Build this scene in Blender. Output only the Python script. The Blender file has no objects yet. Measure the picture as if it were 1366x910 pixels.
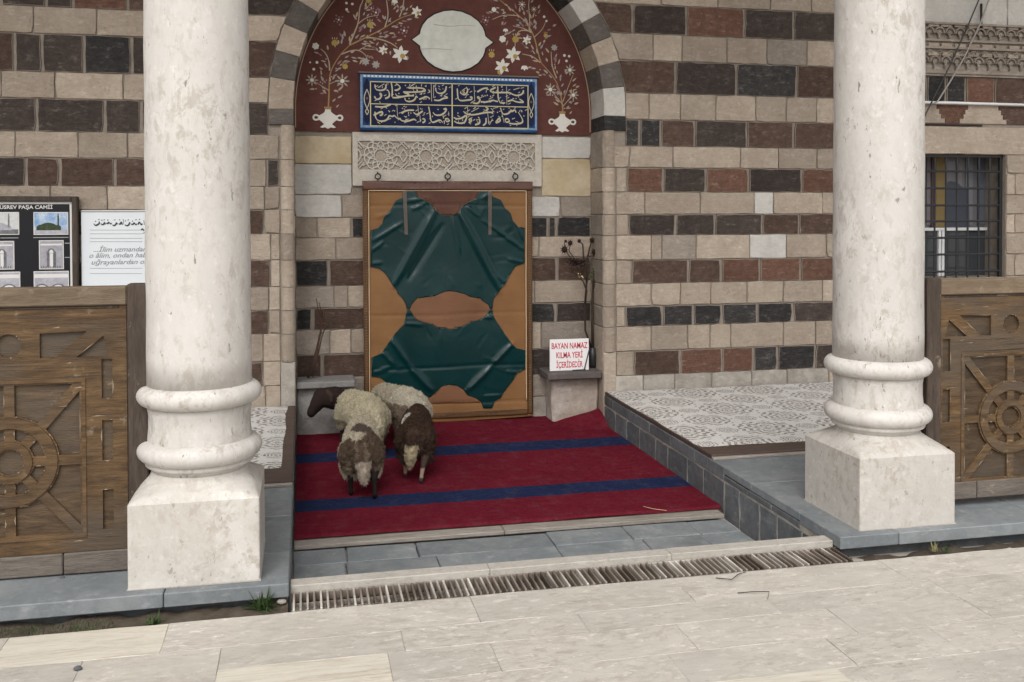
import bpy, bmesh, math, random
import numpy as np
from mathutils import Vector, Matrix, noise
from mathutils.geometry import delaunay_2d_cdt
random.seed(7)
R = random.random
def U(a, b): return a + (b - a) * random.random()
SC = bpy.context.scene
COL = SC.collection
rad = math.radians

# ------------------------------------------------------------------ camera, sky, sun, exposure
CAM_H = 1.65
F_PX, PP_Y = 1277.6, 307.2
YAW, PITCH, ROLL = rad(12.321), rad(-1.050), rad(-0.143)
def cam_axes():
    cy, sy, cp, sp, cr, sr = math.cos(YAW), math.sin(YAW), math.cos(PITCH), math.sin(PITCH), math.cos(ROLL), math.sin(ROLL)
    f = Vector((sy * cp, cy * cp, sp)); r = Vector((cy, -sy, 0)); u = r.cross(f)
    return cr * r + sr * u, -sr * r + cr * u, f
AX_R, AX_U, AX_F = cam_axes()
cam = bpy.data.cameras.new('camera'); co = bpy.data.objects.new('camera', cam); COL.objects.link(co)
m = Matrix((AX_R, AX_U, -AX_F)).transposed().to_4x4(); m.translation = (0, 0, CAM_H); co.matrix_world = m
cam.sensor_width = 36; cam.lens = 36 * F_PX / 1366; cam.shift_y = (PP_Y - 455) / 1366
cam.clip_start = .05; cam.clip_end = 3000
SC.camera = co
SUN_EL, SUN_AZ = rad(48), rad(200)        # overcast: broad weak sun high behind the camera
w = bpy.data.worlds.new('World'); SC.world = w; w.use_nodes = True
nt = w.node_tree; nt.nodes.clear()
sky = nt.nodes.new('ShaderNodeTexSky'); sky.sky_type = 'NISHITA'; sky.sun_disc = False
sky.sun_elevation = SUN_EL; sky.sun_rotation = SUN_AZ; sky.air_density = 1.0; sky.dust_density = 3.0
hs = nt.nodes.new('ShaderNodeHueSaturation'); hs.inputs['Saturation'].default_value = .10
bg = nt.nodes.new('ShaderNodeBackground'); bg.inputs['Strength'].default_value = .15
wo = nt.nodes.new('ShaderNodeOutputWorld')
nt.links.new(sky.outputs[0], hs.inputs['Color']); nt.links.new(hs.outputs[0], bg.inputs['Color']); nt.links.new(bg.outputs[0], wo.inputs['Surface'])
sl = bpy.data.lights.new('sun', 'SUN'); sl.energy = .95; sl.angle = rad(35); sl.color = (1, .975, .94)
so = bpy.data.objects.new('sun', sl); COL.objects.link(so)
sdir = Vector((math.sin(SUN_AZ) * math.cos(SUN_EL), math.cos(SUN_AZ) * math.cos(SUN_EL), math.sin(SUN_EL)))
so.rotation_euler = (-sdir).to_track_quat('-Z', 'Y').to_euler(); so.location = (0, -5, 12)
SC.view_settings.view_transform = 'Standard'; SC.view_settings.look = 'None'
SC.view_settings.exposure = .55; SC.view_settings.gamma = 1
SC.render.engine = 'CYCLES'; SC.cycles.max_bounces = 6; SC.cycles.use_denoising = True

# ------------------------------------------------------------------ measured points: photograph pixel -> point on a known plane
def ray(px, py): return AX_F + AX_R * ((px - 683) / F_PX) + AX_U * ((PP_Y - py) / F_PX)
def W(px, py, Y):
    d = ray(px, py); t = Y / d.y
    return d.x * t, CAM_H + d.z * t
def G(px, py, z):
    d = ray(px, py); t = (z - CAM_H) / d.z
    return d.x * t, d.y * t
def SX(px, py, X):
    d = ray(px, py); t = X / d.x
    return d.y * t, CAM_H + d.z * t

# ------------------------------------------------------------------ scene tree helpers
def tag(o, label=None, cat=None, group=None, kind=None):
    if label: o['label'] = label
    if cat: o['category'] = cat
    if group: o['group'] = group
    if kind: o['kind'] = kind
    return o
def thing(name, label, cat, loc=(0, 0, 0), group=None, kind=None):
    o = bpy.data.objects.new(name, None); COL.objects.link(o); o.location = loc; o.empty_display_size = .1
    return tag(o, label, cat, group, kind)
def wloc(o):
    p = Vector((0, 0, 0))
    while o: p += o.location; o = o.parent
    return p
def link(name, me, parent=None, mats=None, smooth=False):
    o = bpy.data.objects.new(name, me); COL.objects.link(o)
    for m_ in (mats or []): me.materials.append(m_)
    if smooth: me.polygons.foreach_set('use_smooth', [True] * len(me.polygons))
    if parent: o.parent = parent; o.location = -wloc(parent)
    return o
class MB:
    def __init__(s): s.v = []; s.f = []; s.mi = []; s.cols = None
    def add(s, vs, fs, mi=0):
        n = len(s.v); s.v += [tuple(v) for v in vs]; s.f += [tuple(n + i for i in f) for f in fs]; s.mi += [mi] * len(fs)
    def box(s, x0, x1, y0, y1, z0, z1, mi=0):
        vs = [(x, y, z) for z in (z0, z1) for y in (y0, y1) for x in (x0, x1)]
        s.add(vs, [(0, 2, 3, 1), (4, 5, 7, 6), (0, 1, 5, 4), (2, 6, 7, 3), (0, 4, 6, 2), (1, 3, 7, 5)], mi)
    def cbox(s, x0, x1, y0, y1, z0, z1, b=.004, mi=0):
        """box with all edges chamfered"""
        P = []; idx = {}
        lo, hi = (x0, y0, z0), (x1, y1, z1)
        for a in range(3):
            for sgn in (0, 1):
                for c1 in (0, 1):
                    for c2 in (0, 1):
                        o = [0, 0, 0]; o[a] = (lo, hi)[sgn][a]
                        k1, k2 = (a + 1) % 3, (a + 2) % 3
                        o[k1] = lo[k1] + b if c1 == 0 else hi[k1] - b; o[k2] = lo[k2] + b if c2 == 0 else hi[k2] - b
                        cc = [0, 0, 0]; cc[a] = sgn; cc[k1] = c1; cc[k2] = c2
                        idx[(a, tuple(cc))] = len(P); P.append(tuple(o))
        F = []
        for a in range(3):
            k1, k2 = (a + 1) % 3, (a + 2) % 3
            for sgn in (0, 1):
                q = []
                for c1, c2 in ((0, 0), (1, 0), (1, 1), (0, 1)):
                    cc = [0, 0, 0]; cc[a] = sgn; cc[k1] = c1; cc[k2] = c2; q.append(idx[(a, tuple(cc))])
                F.append(tuple(q) if sgn else tuple(q[::-1]))
            for s1 in (0, 1):
                for s2 in (0, 1):
                    A = [0, 0, 0]; A[k1] = s1; A[k2] = s2; B = list(A); B[a] = 1
                    F.append((idx[(k1, tuple(A))], idx[(k1, tuple(B))], idx[(k2, tuple(B))], idx[(k2, tuple(A))]))
        for c in [(x, y, z) for x in (0, 1) for y in (0, 1) for z in (0, 1)]: F.append(tuple(idx[(a, c)] for a in range(3)))
        s.add(P, F, mi)
    def tube(s, pts, rads, n=8, mi=0, caps=True):
        pts = [Vector(p) for p in pts]
        if not hasattr(rads, '__len__'): rads = [rads] * len(pts)
        vs = []; ref = Vector((.31, .77, .55)).normalized()
        for i, p in enumerate(pts):
            d = (pts[min(i + 1, len(pts) - 1)] - pts[max(i - 1, 0)]).normalized()
            a = d.cross(ref); a = a.normalized() if a.length > 1e-4 else d.orthogonal().normalized(); b = d.cross(a)
            for k in range(n): vs.append(p + (a * math.cos(2 * math.pi * k / n) + b * math.sin(2 * math.pi * k / n)) * rads[i])
        fs = [(i * n + k, i * n + (k + 1) % n, (i + 1) * n + (k + 1) % n, (i + 1) * n + k) for i in range(len(pts) - 1) for k in range(n)]
        if caps: fs += [tuple(range(n))[::-1], tuple((len(pts) - 1) * n + k for k in range(n))]
        s.add(vs, fs, mi)
    def lathe(s, cx, cy, prof, n=64, mi=0):
        vs = [(cx + r * math.cos(2 * math.pi * k / n), cy + r * math.sin(2 * math.pi * k / n), z) for r, z in prof for k in range(n)]
        fs = [(i * n + k, i * n + (k + 1) % n, (i + 1) * n + (k + 1) % n, (i + 1) * n + k) for i in range(len(prof) - 1) for k in range(n)]
        fs += [tuple(range(n))[::-1], tuple((len(prof) - 1) * n + k for k in range(n))]
        s.add(vs, fs, mi)
    def ball(s, c, r, mi=0, n=8, sq=(1, 1, 1)):
        vs = []; fs = []
        for i in range(1, n):
            t = math.pi * i / n
            for k in range(n * 2): vs.append((c[0] + r * sq[0] * math.sin(t) * math.cos(math.pi * k / n), c[1] + r * sq[1] * math.sin(t) * math.sin(math.pi * k / n), c[2] + r * sq[2] * math.cos(t)))
        m2 = n * 2
        for i in range(n - 2):
            for k in range(m2): fs.append((i * m2 + k, (i + 1) * m2 + k, (i + 1) * m2 + (k + 1) % m2, i * m2 + (k + 1) % m2))
        vs += [(c[0], c[1], c[2] + r * sq[2]), (c[0], c[1], c[2] - r * sq[2])]; t_ = len(vs) - 2
        fs += [(t_, k, (k + 1) % m2) for k in range(m2)] + [(t_ + 1, (n - 2) * m2 + (k + 1) % m2, (n - 2) * m2 + k) for k in range(m2)]
        s.add(vs, fs, mi)
    def mesh(s, name, recalc=True):
        me = bpy.data.meshes.new(name); me.from_pydata(s.v, [], s.f); me.polygons.foreach_set('material_index', s.mi)
        if recalc:
            bm = bmesh.new(); bm.from_mesh(me); bmesh.ops.recalc_face_normals(bm, faces=bm.faces); bm.to_mesh(me); bm.free()
        me.update(); return me
    def build(s, name, mats, parent=None, smooth=False, recalc=True):
        if not isinstance(mats, (list, tuple)): mats = [mats]
        return link(name, s.mesh(name, recalc), parent, mats, smooth)
# frames: (u, v, height above the face) -> world
def WALL(y): return lambda u, v, h: (u, y - h, v)
def FLOOR(z): return lambda u, v, h: (u, v, z + h)
def SIDE(x): return lambda u, v, h: (x - h, u, v)
def inset(poly, d):
    n = len(poly); A = sum(poly[i][0] * poly[(i + 1) % n][1] - poly[(i + 1) % n][0] * poly[i][1] for i in range(n)); sg = 1 if A > 0 else -1
    out = []
    for i in range(n):
        p0, p1, p2 = Vector(poly[i - 1]), Vector(poly[i]), Vector(poly[(i + 1) % n])
        e1 = (p1 - p0).normalized(); e2 = (p2 - p1).normalized()
        n1 = Vector((-e1.y, e1.x)) * sg; n2 = Vector((-e2.y, e2.x)) * sg
        k = n1 + n2; q = max(.35, k.dot(k) / 2)
        out.append(p1 + k * (d / q))
    return [(p.x, p.y) for p in out]
def stone(mb, poly, fr, depth, bev=.006, top=0., jit=.002, mi=0, rough=0., mi2=None):
    """one dressed block: outline poly, chamfered face"""
    if rough:
        p = []
        for i, a in enumerate(poly):
            a, b = Vector(a), Vector(poly[(i + 1) % len(poly)]); L = (b - a).length; k = max(1, int(L / .055)); nn = Vector((-(b - a).y, (b - a).x)) / max(L, 1e-6)
            for j in range(k):
                c = a.lerp(b, j / k) + nn * (U(-rough, rough) if j else U(0, rough * .5))
                if j == 0 and rough > .002 and R() < .25: c = c + (Vector((sum(v[0] for v in poly) / len(poly), sum(v[1] for v in poly) / len(poly))) - c).normalized() * U(.004, .013)
                p.append((c.x, c.y))
    else: p = [(x + U(-jit, jit), y + U(-jit, jit)) for x, y in poly]
    n = len(p); q = inset(p, bev)
    if rough: q = [(x + U(-.3, .3) * bev, y + U(-.3, .3) * bev) for x, y in q]
    tl = [U(-jit, jit) * .8 for _ in range(n)]
    vs = [fr(*a, top + t) for a, t in zip(q, tl)] + [fr(*a, top - bev) for a in p] + [fr(*a, top - depth) for a in p]
    fs = [tuple(range(n)), tuple(range(2 * n, 3 * n))[::-1]]
    for i in range(n):
        j = (i + 1) % n
        fs += [(i, n + i, n + j, j), (n + i, 2 * n + i, 2 * n + j, n + j)]
    mb.add(vs, fs, mi)
    if mi2 is not None: mb.mi[-2 * n::2] = [mi2] * n
def pip(pt, poly):
    x, y = pt; c = False; n = len(poly); j = n - 1
    for i in range(n):
        xi, yi = poly[i]; xj, yj = poly[j]
        if (yi > y) != (yj > y) and x < (xj - xi) * (y - yi) / (yj - yi) + xi: c = not c
        j = i
    return c
def plate(mb, polys, fr, top, bottom, mi=0, grid=0, disp=None, side_mi=None, back=False):
    """sheet with even-odd outlines (holes welcome), cut from one board"""
    V = []; E = []
    for p in polys:
        n0 = len(V); V += [Vector(q) for q in p]; E += [(n0 + i, n0 + (i + 1) % len(p)) for i in range(len(p))]
    if grid:
        xs = [p[0] for p in polys[0]]; ys = [p[1] for p in polys[0]]
        nx = int((max(xs) - min(xs)) / grid); ny = int((max(ys) - min(ys)) / grid)
        for i in range(1, nx + 1):
            for j in range(1, ny + 1):
                q = (min(xs) + i * grid + (j % 2) * grid * .37, min(ys) + j * grid + .0007 * (i % 3))
                if pip(q, polys[0]): V.append(Vector(q))
    vo, eo, fo = delaunay_2d_cdt(V, E, [], 0, 1e-5)[:3]
    keep = []
    for f in fo:
        c = sum((vo[i] for i in f), Vector((0, 0))) / len(f)
        if sum(pip(c, p) for p in polys) % 2 == 1: keep.append(tuple(f))
    d = disp or (lambda x, y: 0.)
    n = len(vo); vs = [fr(p.x, p.y, top + d(p.x, p.y)) for p in vo]
    fs = list(keep); mi_l = [mi] * len(fs)
    cnt = {}
    for f in keep:
        for i in range(len(f)):
            a, b = f[i], f[(i + 1) % len(f)]; cnt.setdefault((min(a, b), max(a, b)), []).append((a, b))
    vs += [fr(p.x, p.y, bottom + d(p.x, p.y)) for p in vo]
    for k, l in cnt.items():
        if len(l) == 1: a, b = l[0]; fs.append((b, a, a + n, b + n))
    if back: fs += [tuple(i + n for i in f[::-1]) for f in keep]
    n0 = len(mb.v); mb.v += vs; mb.f += [tuple(n0 + i for i in f) for f in fs]; mb.mi += [mi] * len(keep) + [side_mi if side_mi is not None else mi] * (len(fs) - len(keep))
def ribbon(mb, pts, wd, fr, h, mi=0, taper=True, calli=False):
    """painted stroke lying on a face"""
    p = [Vector(q) for q in pts]
    if len(p) > 2:                                   # smooth it
        for _ in range(2):
            q = [p[0]]
            for a, b in zip(p, p[1:]): q += [a.lerp(b, .25), a.lerp(b, .75)]
            p = q + [p[-1]]
    vs = []; n = len(p)
    for i in range(n):
        t = (p[min(i + 1, n - 1)] - p[max(i - 1, 0)]); t = t.normalized() if t.length > 1e-9 else Vector((1, 0))
        k = wd * (.5 if not taper else .5 * (1 - .55 * i / (n - 1)))
        if calli: k = wd * .5 * (.5 + .6 * abs(t.x * .8 + t.y * .6)) * (1 if 0 < i < n - 1 else .4)
        nn = Vector((-t.y, t.x)) * k
        a, b = p[i] + nn, p[i] - nn; vs += [fr(a.x, a.y, h), fr(b.x, b.y, h)]
    mb.add(vs, [(2 * i, 2 * i + 1, 2 * i + 3, 2 * i + 2) for i in range(n - 1)], mi)
def disc(mb, c, r, fr, h, mi=0, n=10, star=0, sq=1.):
    vs = [fr(c[0], c[1], h)]
    for k in range(n):
        rr = r * (1 if not star or k % 2 == 0 else star); a = 2 * math.pi * k / n + .3
        vs.append(fr(c[0] + rr * math.cos(a), c[1] + rr * sq * math.sin(a), h))
    mb.add(vs, [(0, 1 + k, 1 + (k + 1) % n) for k in range(n)], mi)
def leaf(mb, c, ang, L, wd, fr, h, mi=0):
    d = (math.cos(ang), math.sin(ang)); q = (-d[1], d[0])
    pts = [(0, 0), (.3, .5), (.65, .42), (1, 0), (.65, -.42), (.3, -.5)]
    mb.add([fr(c[0] + d[0] * a * L + q[0] * b * wd, c[1] + d[1] * a * L + q[1] * b * wd, h) for a, b in pts], [tuple(range(6))], mi)
def text(name, body, size, loc, mat, parent, bold=0., align='CENTER', extrude=.0006, shear=0., sx=1., fit=0.):
    cu = bpy.data.curves.new(name, 'FONT'); cu.body = body; cu.size = size; cu.align_x = align; cu.extrude = extrude; cu.offset = bold; cu.shear = shear; cu.resolution_u = 3
    t = bpy.data.objects.new(name, cu); COL.objects.link(t)
    dg = bpy.context.evaluated_depsgraph_get(); me = bpy.data.meshes.new_from_object(t.evaluated_get(dg))
    bpy.data.objects.remove(t); bpy.data.curves.remove(cu)
    if fit:
        xs_ = [v.co.x for v in me.vertices]; sx = fit / (max(xs_) - min(xs_))
    me.transform(Matrix.Translation(loc) @ Matrix.Rotation(rad(90), 4, 'X') @ Matrix.Diagonal((sx, 1, 1, 1)))
    me.materials.clear()
    return link(name, me, parent, [mat])

# ------------------------------------------------------------------ materials
class NT:
    def __init__(s, name, rough=.8, spec=.3):
        s.m = bpy.data.materials.new(name); s.m.use_nodes = True; s.t = s.m.node_tree
        s.b = s.t.nodes['Principled BSDF']; s.b.inputs['Roughness'].default_value = rough; s.b.inputs['Specular IOR Level'].default_value = spec
        s._co = None
    def n(s, ty, **k):
        o = s.t.nodes.new(ty)
        for a, v in k.items(): setattr(o, a, v)
        return o
    def l(s, a, b): s.t.links.new(a, b)
    def co(s, rnd=True):
        if s._co is None:
            tc = s.n('ShaderNodeTexCoord'); o = tc.outputs['Object']
            if rnd:
                oi = s.n('ShaderNodeObjectInfo'); mu = s.n('ShaderNodeVectorMath', operation='MULTIPLY_ADD'); cb = s.n('ShaderNodeCombineXYZ')
                for i in range(3): s.l(oi.outputs['Random'], cb.inputs[i])
                mu.inputs[1].default_value = (37, 53, 71); s.l(cb.outputs[0], mu.inputs[0]); s.l(o, mu.inputs[2]); o = mu.outputs[0]; s.rand = oi.outputs['Random']
            s._co = o
        return s._co
    def mapv(s, sc, v=None):
        mp = s.n('ShaderNodeVectorMath', operation='MULTIPLY'); s.l(v or s.co(), mp.inputs[0]); mp.inputs[1].default_value = sc; return mp.outputs[0]
    def noise(s, scale, detail=5, rough=.55, v=None, dist=0.):
        x = s.n('ShaderNodeTexNoise'); x.inputs['Scale'].default_value = scale; x.inputs['Detail'].default_value = detail; x.inputs['Roughness'].default_value = rough; x.inputs['Distortion'].default_value = dist
        s.l(v or s.co(), x.inputs['Vector']); return x.outputs['Fac']
    def vor(s, scale, v=None, feat='F1', out='Distance'):
        x = s.n('ShaderNodeTexVoronoi', feature=feat); x.inputs['Scale'].default_value = scale; s.l(v or s.co(), x.inputs['Vector']); return x.outputs[out]
    def ramp(s, fac, stops):
        r = s.n('ShaderNodeValToRGB'); e = r.color_ramp.elements
        while len(e) < len(stops): e.new(.5)
        for el, (p, c) in zip(e, stops): el.position = p; el.color = (c if hasattr(c, '__len__') else (c, c, c)) + (1,) if hasattr(c, '__len__') else (c, c, c, 1)
        s.l(fac, r.inputs[0]); return r.outputs[0]
    def mix(s, fac, a, b, mode='MIX'):
        x = s.n('ShaderNodeMix', data_type='RGBA', blend_type=mode)
        for v, i in ((fac, 0), (a, 6), (b, 7)):
            if isinstance(v, (int, float)): x.inputs[i].default_value = v if i == 0 else (v, v, v, 1)
            elif isinstance(v, tuple): x.inputs[i].default_value = v + (1,)
            else: s.l(v, x.inputs[i])
        return x.outputs[2]
    def mth(s, op, a, b=0., c=None):
        x = s.n('ShaderNodeMath', operation=op)
        for i, v in enumerate((a, b, c)):
            if v is None: continue
            if isinstance(v, (int, float)): x.inputs[i].default_value = v
            else: s.l(v, x.inputs[i])
        return x.outputs[0]
    def bump(s, h, strength=.3, dist=.01, prev=None):
        b = s.n('ShaderNodeBump'); b.inputs['Strength'].default_value = strength; b.inputs['Distance'].default_value = dist; s.l(h, b.inputs['Height'])
        if prev: s.l(prev, b.inputs['Normal'])
        return b.outputs[0]
    def value(s, col, var):
        """per-object brightness"""
        s.co(); h = s.n('ShaderNodeHueSaturation'); s.l(col, h.inputs['Color'])
        s.l(s.mth('MULTIPLY_ADD', s.rand, 2 * var, 1 - var), h.inputs['Value']); return h.outputs[0]
    def done(s, col, nrm=None, rough=None):
        if isinstance(col, tuple): s.b.inputs['Base Color'].default_value = col + (1,)
        else: s.l(col, s.b.inputs['Base Color'])
        if nrm is not None: s.l(nrm, s.b.inputs['Normal'])
        if rough is not None: s.l(rough, s.b.inputs['Roughness'])
        return s.m
def sc(c, k): return tuple(min(1, x * k) for x in c)
def m_stone(name, base, alt, dark=None, var=.13, scale=5., pits=.35, bump=.35, rough=.88, spec=.2, stain=None, tool=0., streak=0., fleck=0., fleckc=(.4, .36, .31), midk=.28):
    s = NT(name, rough, spec); dark = dark or sc(base, .55)
    c = s.ramp(s.noise(scale, 6, .6), [(.35, base), (.68, alt)])
    c = s.mix(s.mth('MULTIPLY', s.ramp(s.noise(scale * 7, 6, .7), [(.45, 0.), (.75, 1.)]), .55), c, sc(base, .78))
    pit = s.ramp(s.noise(scale * 16, 4, .6), [(.62, 0.), (.70, 1.)])
    c = s.mix(s.mth('MULTIPLY', pit, pits), c, dark)
    mid = s.ramp(s.noise(scale * 4.2, 4, .65, None, .5), [(.36, 0.), (.64, 1.)]); c = s.mix(s.mth('MULTIPLY', mid, midk), c, sc(base, .62))
    if streak: c = s.mix(s.mth('MULTIPLY', s.ramp(s.noise(9, 6, .75, s.mapv((1, 1, 7))), [(.42, 0.), (.66, 1.)]), streak), c, sc(base, .5))
    if fleck: c = s.mix(s.mth('MULTIPLY', s.ramp(s.noise(13, 7, .8, s.mapv((1, 1, 2.2))), [(.545, 0.), (.66, 1.)]), fleck), c, fleckc)
    if stain: c = s.mix(s.mth('MULTIPLY', s.ramp(s.noise(scale * .6, 5, .65), [(.5, 0.), (.72, 1.)]), .6), c, stain)
    c = s.value(c, var)
    h = s.mth('SUBTRACT', s.noise(scale * 10, 8, .7), s.mth('MULTIPLY', pit, .6))
    if tool: h = s.mth('ADD', h, s.mth('MULTIPLY', s.noise(scale * 4, 3, .5, s.mapv((1, 1, 6))), tool))
    return s.done(c, s.bump(h, bump, .008))
def m_plain(name, col, rough=.6, spec=.3, noise_=.12, scale=30, metal=0., bump=.0):
    s = NT(name, rough, spec); s.b.inputs['Metallic'].default_value = metal
    f = s.noise(scale, 5, .6); c = s.mix(f, sc(col, 1 - noise_), sc(col, 1 + noise_))
    return s.done(c, s.bump(f, bump, .004) if bump else None)
PALE = m_stone('pale_tuff', (.34, .275, .215), (.42, .35, .28), (.13, .10, .08), .19, 5, .6, .7, tool=.6, streak=.18, fleck=.55, fleckc=(.52, .45, .37))
PALE2 = m_stone('grey_tuff', (.27, .225, .185), (.35, .30, .25), (.11, .09, .075), .12, 5, .6, .7, tool=.6, streak=.25, fleck=.55, fleckc=(.47, .42, .36))
DARK = m_stone('dark_basalt', (.062, .048, .041), (.092, .071, .060), (.025, .022, .02), .22, 6, .4, .8, tool=1.2, streak=.5, fleck=.6, fleckc=(.19, .16, .14), midk=.75)
BLACK = m_stone('black_basalt', (.040, .037, .036), (.068, .063, .060), (.018, .018, .018), .2, 6, .4, .9, tool=1.4, streak=.5, fleck=.6, fleckc=(.17, .16, .15), midk=.75)
BROWN = m_stone('brown_tuff', (.090, .056, .042), (.130, .083, .063), (.05, .035, .03), .18, 6, .4, .8, tool=1.2, streak=.45, fleck=.6, fleckc=(.22, .17, .14), midk=.75)
RED = m_stone('red_tuff', (.150, .076, .053), (.185, .102, .074), (.08, .05, .04), .16, 6, .4, .8, tool=1.2, streak=.4, fleck=.6, fleckc=(.28, .2, .16), midk=.75)
WHITE = m_stone('white_limestone', (.50, .475, .435), (.58, .555, .51), (.3, .27, .24), .07, 4, .35, .5, tool=.5, streak=.15, fleck=.3, fleckc=(.36, .33, .29))
OCHRE = m_stone('ochre_limestone', (.46, .36, .22), (.56, .49, .37), (.25, .2, .12), .05, 2.2, .2, .25, stain=(.42, .30, .15))
GREYV = m_stone('grey_voussoir', (.105, .090, .079), (.15, .13, .115), (.05, .045, .04), .2, 6, .4, .8, tool=.8, streak=.4, fleck=.4, fleckc=(.26, .23, .2))
PLASTER = m_stone('flaking_plaster', (.47, .43, .375), (.30, .26, .22), (.14, .12, .10), .12, 9, .6, .8, stain=(.17, .155, .14), fleck=.5, fleckc=(.58, .55, .50))
MORTAR = m_stone('mortar', (.33, .28, .23), (.26, .215, .175), (.13, .11, .09), .0, 14, .5, .8)
SLATE = m_stone('blue_grey_andesite', (.16, .176, .184), (.23, .243, .248), (.12, .13, .135), .12, 3.5, .2, .22, .7, .35, stain=(.27, .275, .27), fleck=.5, fleckc=(.34, .34, .33), midk=.35)
SLATED = m_stone('dark_grey_andesite', (.10, .105, .112), (.15, .153, .158), (.06, .062, .066), .22, 4, .3, .4, .8, fleck=.45, fleckc=(.26, .26, .255), midk=.5)
SOIL = m_stone('soil', (.10, .075, .055), (.15, .125, .095), (.05, .04, .03), .0, 20, .6, 1.)
def m_travertine(name, a, b, vein, var, dirty=.35, sv=(1, 1, 1), pit=.5, vk=.55, chips=0., fl=0.):
    s = NT(name, .5, .35); v = s.mapv(sv)
    c = s.ramp(s.noise(2.6, 8, .62, v, .8), [(.3, a), (.5, b), (.72, sc(a, 1.06))])
    vn = s.ramp(s.noise(3.2, 7, .62, v, 1.4), [(.475, 0.), (.5, 1.), (.525, 0.)])
    c = s.mix(s.mth('MULTIPLY', vn, vk), c, vein)
    if chips:
        cn = s.mth('MULTIPLY', s.ramp(s.noise(3.4, 4, .6, v), [(.40, .25), (.62, 1.)]), s.ramp(s.noise(24, 7, .75, s.mapv((1, 1, .75), v), .5), [(.50, 0.), (.59, 1.)])); c = s.mix(s.mth('MULTIPLY', cn, chips), c, sc(vein, .95))
    bl = s.ramp(s.noise(5.5, 7, .7, v, .6), [(.56, 0.), (.64, 1.)])
    c = s.mix(s.mth('MULTIPLY', bl, dirty), c, sc(vein, .85))
    p = s.ramp(s.noise(34, 5, .7, s.mapv((1, 1, .6), v)), [(.635, 0.), (.67, 1.)])
    c = s.mix(s.mth('MULTIPLY', p, pit), c, sc(vein, .6))
    c = s.mix(s.mth('MULTIPLY', s.noise(90, 5, .7, v), .22), c, sc(a, .7))
    if fl:
        c = s.mix(s.mth('MULTIPLY', s.ramp(s.noise(24, 6, .75, v), [(.56, 0.), (.64, 1.)]), fl), c, sc(a, 1.22)); c = s.mix(s.mth('MULTIPLY', s.ramp(s.noise(1.4, 5, .6), [(.42, 0.), (.66, 1.)]), fl * .7), c, sc(b, .8))
    if var: c = s.value(c, var)
    h = s.mth('SUBTRACT', s.noise(40, 6, .6, v), s.mth('MULTIPLY', p, 2.2)); h = s.mth('SUBTRACT', h, s.mth('MULTIPLY', bl, .7))
    r = s.ramp(s.noise(9, 5, .6, v), [(.3, .42), (.7, .68)])
    return s.done(c, s.bump(h, .22, .006), r)
COLST = m_travertine('column_marble', (.60, .57, .535), (.535, .505, .465), (.36, .31, .255), .03, .16, (1, 1, .7), 1., .08, .75, .35)
PLINTH = m_travertine('plinth_marble', (.57, .54, .50), (.50, .465, .42), (.37, .32, .26), .03, .3, (1, 1, 1), .7, .22, .75, .35)
PAVE = m_travertine('paving_travertine', (.545, .505, .445), (.50, .46, .405), (.37, .325, .275), .075, .45, (.7, 1.5, 1), .7, .5, .8, .95)
PAVEY = m_travertine('yellow_travertine', (.56, .50, .40), (.60, .56, .485), (.42, .35, .26), .04, .4, (.3, 3.2, 1), .5, .6, .6, .5)
PAVEJ = m_plain('paving_joint', (.42, .38, .33), .9, .1, .2, 60)
CURB = m_stone('pale_curb', (.42, .385, .335), (.49, .455, .40), (.3, .26, .22), .02, 5, .45, .6, fleck=.4, fleckc=(.3, .27, .23))
def m_wood(name, a, b, c_, ax=(1, 8, 8), rough=.62, var=.12, old=0.):
    s = NT(name, rough, .3); v = s.mapv(ax)
    f = s.noise(5, 7, .65, v, .6); g = s.noise(22, 6, .7, v)
    c = s.ramp(f, [(.3, a), (.5, b), (.7, c_)])
    c = s.mix(s.mth('MULTIPLY', s.ramp(g, [(.5, 0.), (.72, 1.)]), .6), c, sc(a, .5))
    c = s.mix(s.mth('MULTIPLY', s.ramp(s.noise(3.1, 5, .6), [(.5, 0.), (.68, 1.)]), .5), c, sc(a, .8))
    c = s.mix(s.mth('MULTIPLY', s.ramp(s.noise(9, 5, .7), [(.62, 0.), (.70, 1.)]), .45), c, (.33, .27, .19))
    if old: c = s.mix(s.mth('MULTIPLY', s.ramp(s.noise(1.7, 4, .6, s.mapv((1, 1, 2.2))), [(.45, 0.), (.6, 1.)]), old), c, s.mix(g, (.045, .037, .029), (.11, .09, .07)))
    c = s.value(c, var)
    return s.done(c, s.bump(s.mth('ADD', f, g), .5, .006))
WOOD = m_wood('carved_walnut', (.050, .027, .012), (.112, .064, .027), (.175, .106, .050), old=.6)
WOODB = m_wood('shaded_walnut', (.036, .022, .012), (.074, .046, .024), (.118, .076, .041), (1.2, 8, 9), old=.55)  # same walnut, darkened to paint in the shade of the carved recesses
WOODL = m_wood('weathered_rail', (.115, .080, .05), (.165, .12, .078), (.215, .165, .112))
WOODC = m_wood('bare_wood_highlights', (.20, .155, .105), (.27, .215, .15), (.33, .27, .195))  # bare wood, also the painted highlights along carved edges
WOODP = m_wood('dark_post', (.038, .027, .02), (.06, .043, .032), (.088, .066, .05), (8, 8, 1))
WOODG = m_wood('grey_board', (.095, .078, .063), (.135, .113, .094), (.175, .152, .128))
WOODK = m_wood('dark_dais_board', (.058, .038, .031), (.078, .052, .043), (.10, .07, .057))
BATTEN = m_wood('pale_batten', (.20, .175, .15), (.28, .25, .215), (.35, .32, .28))
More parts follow.
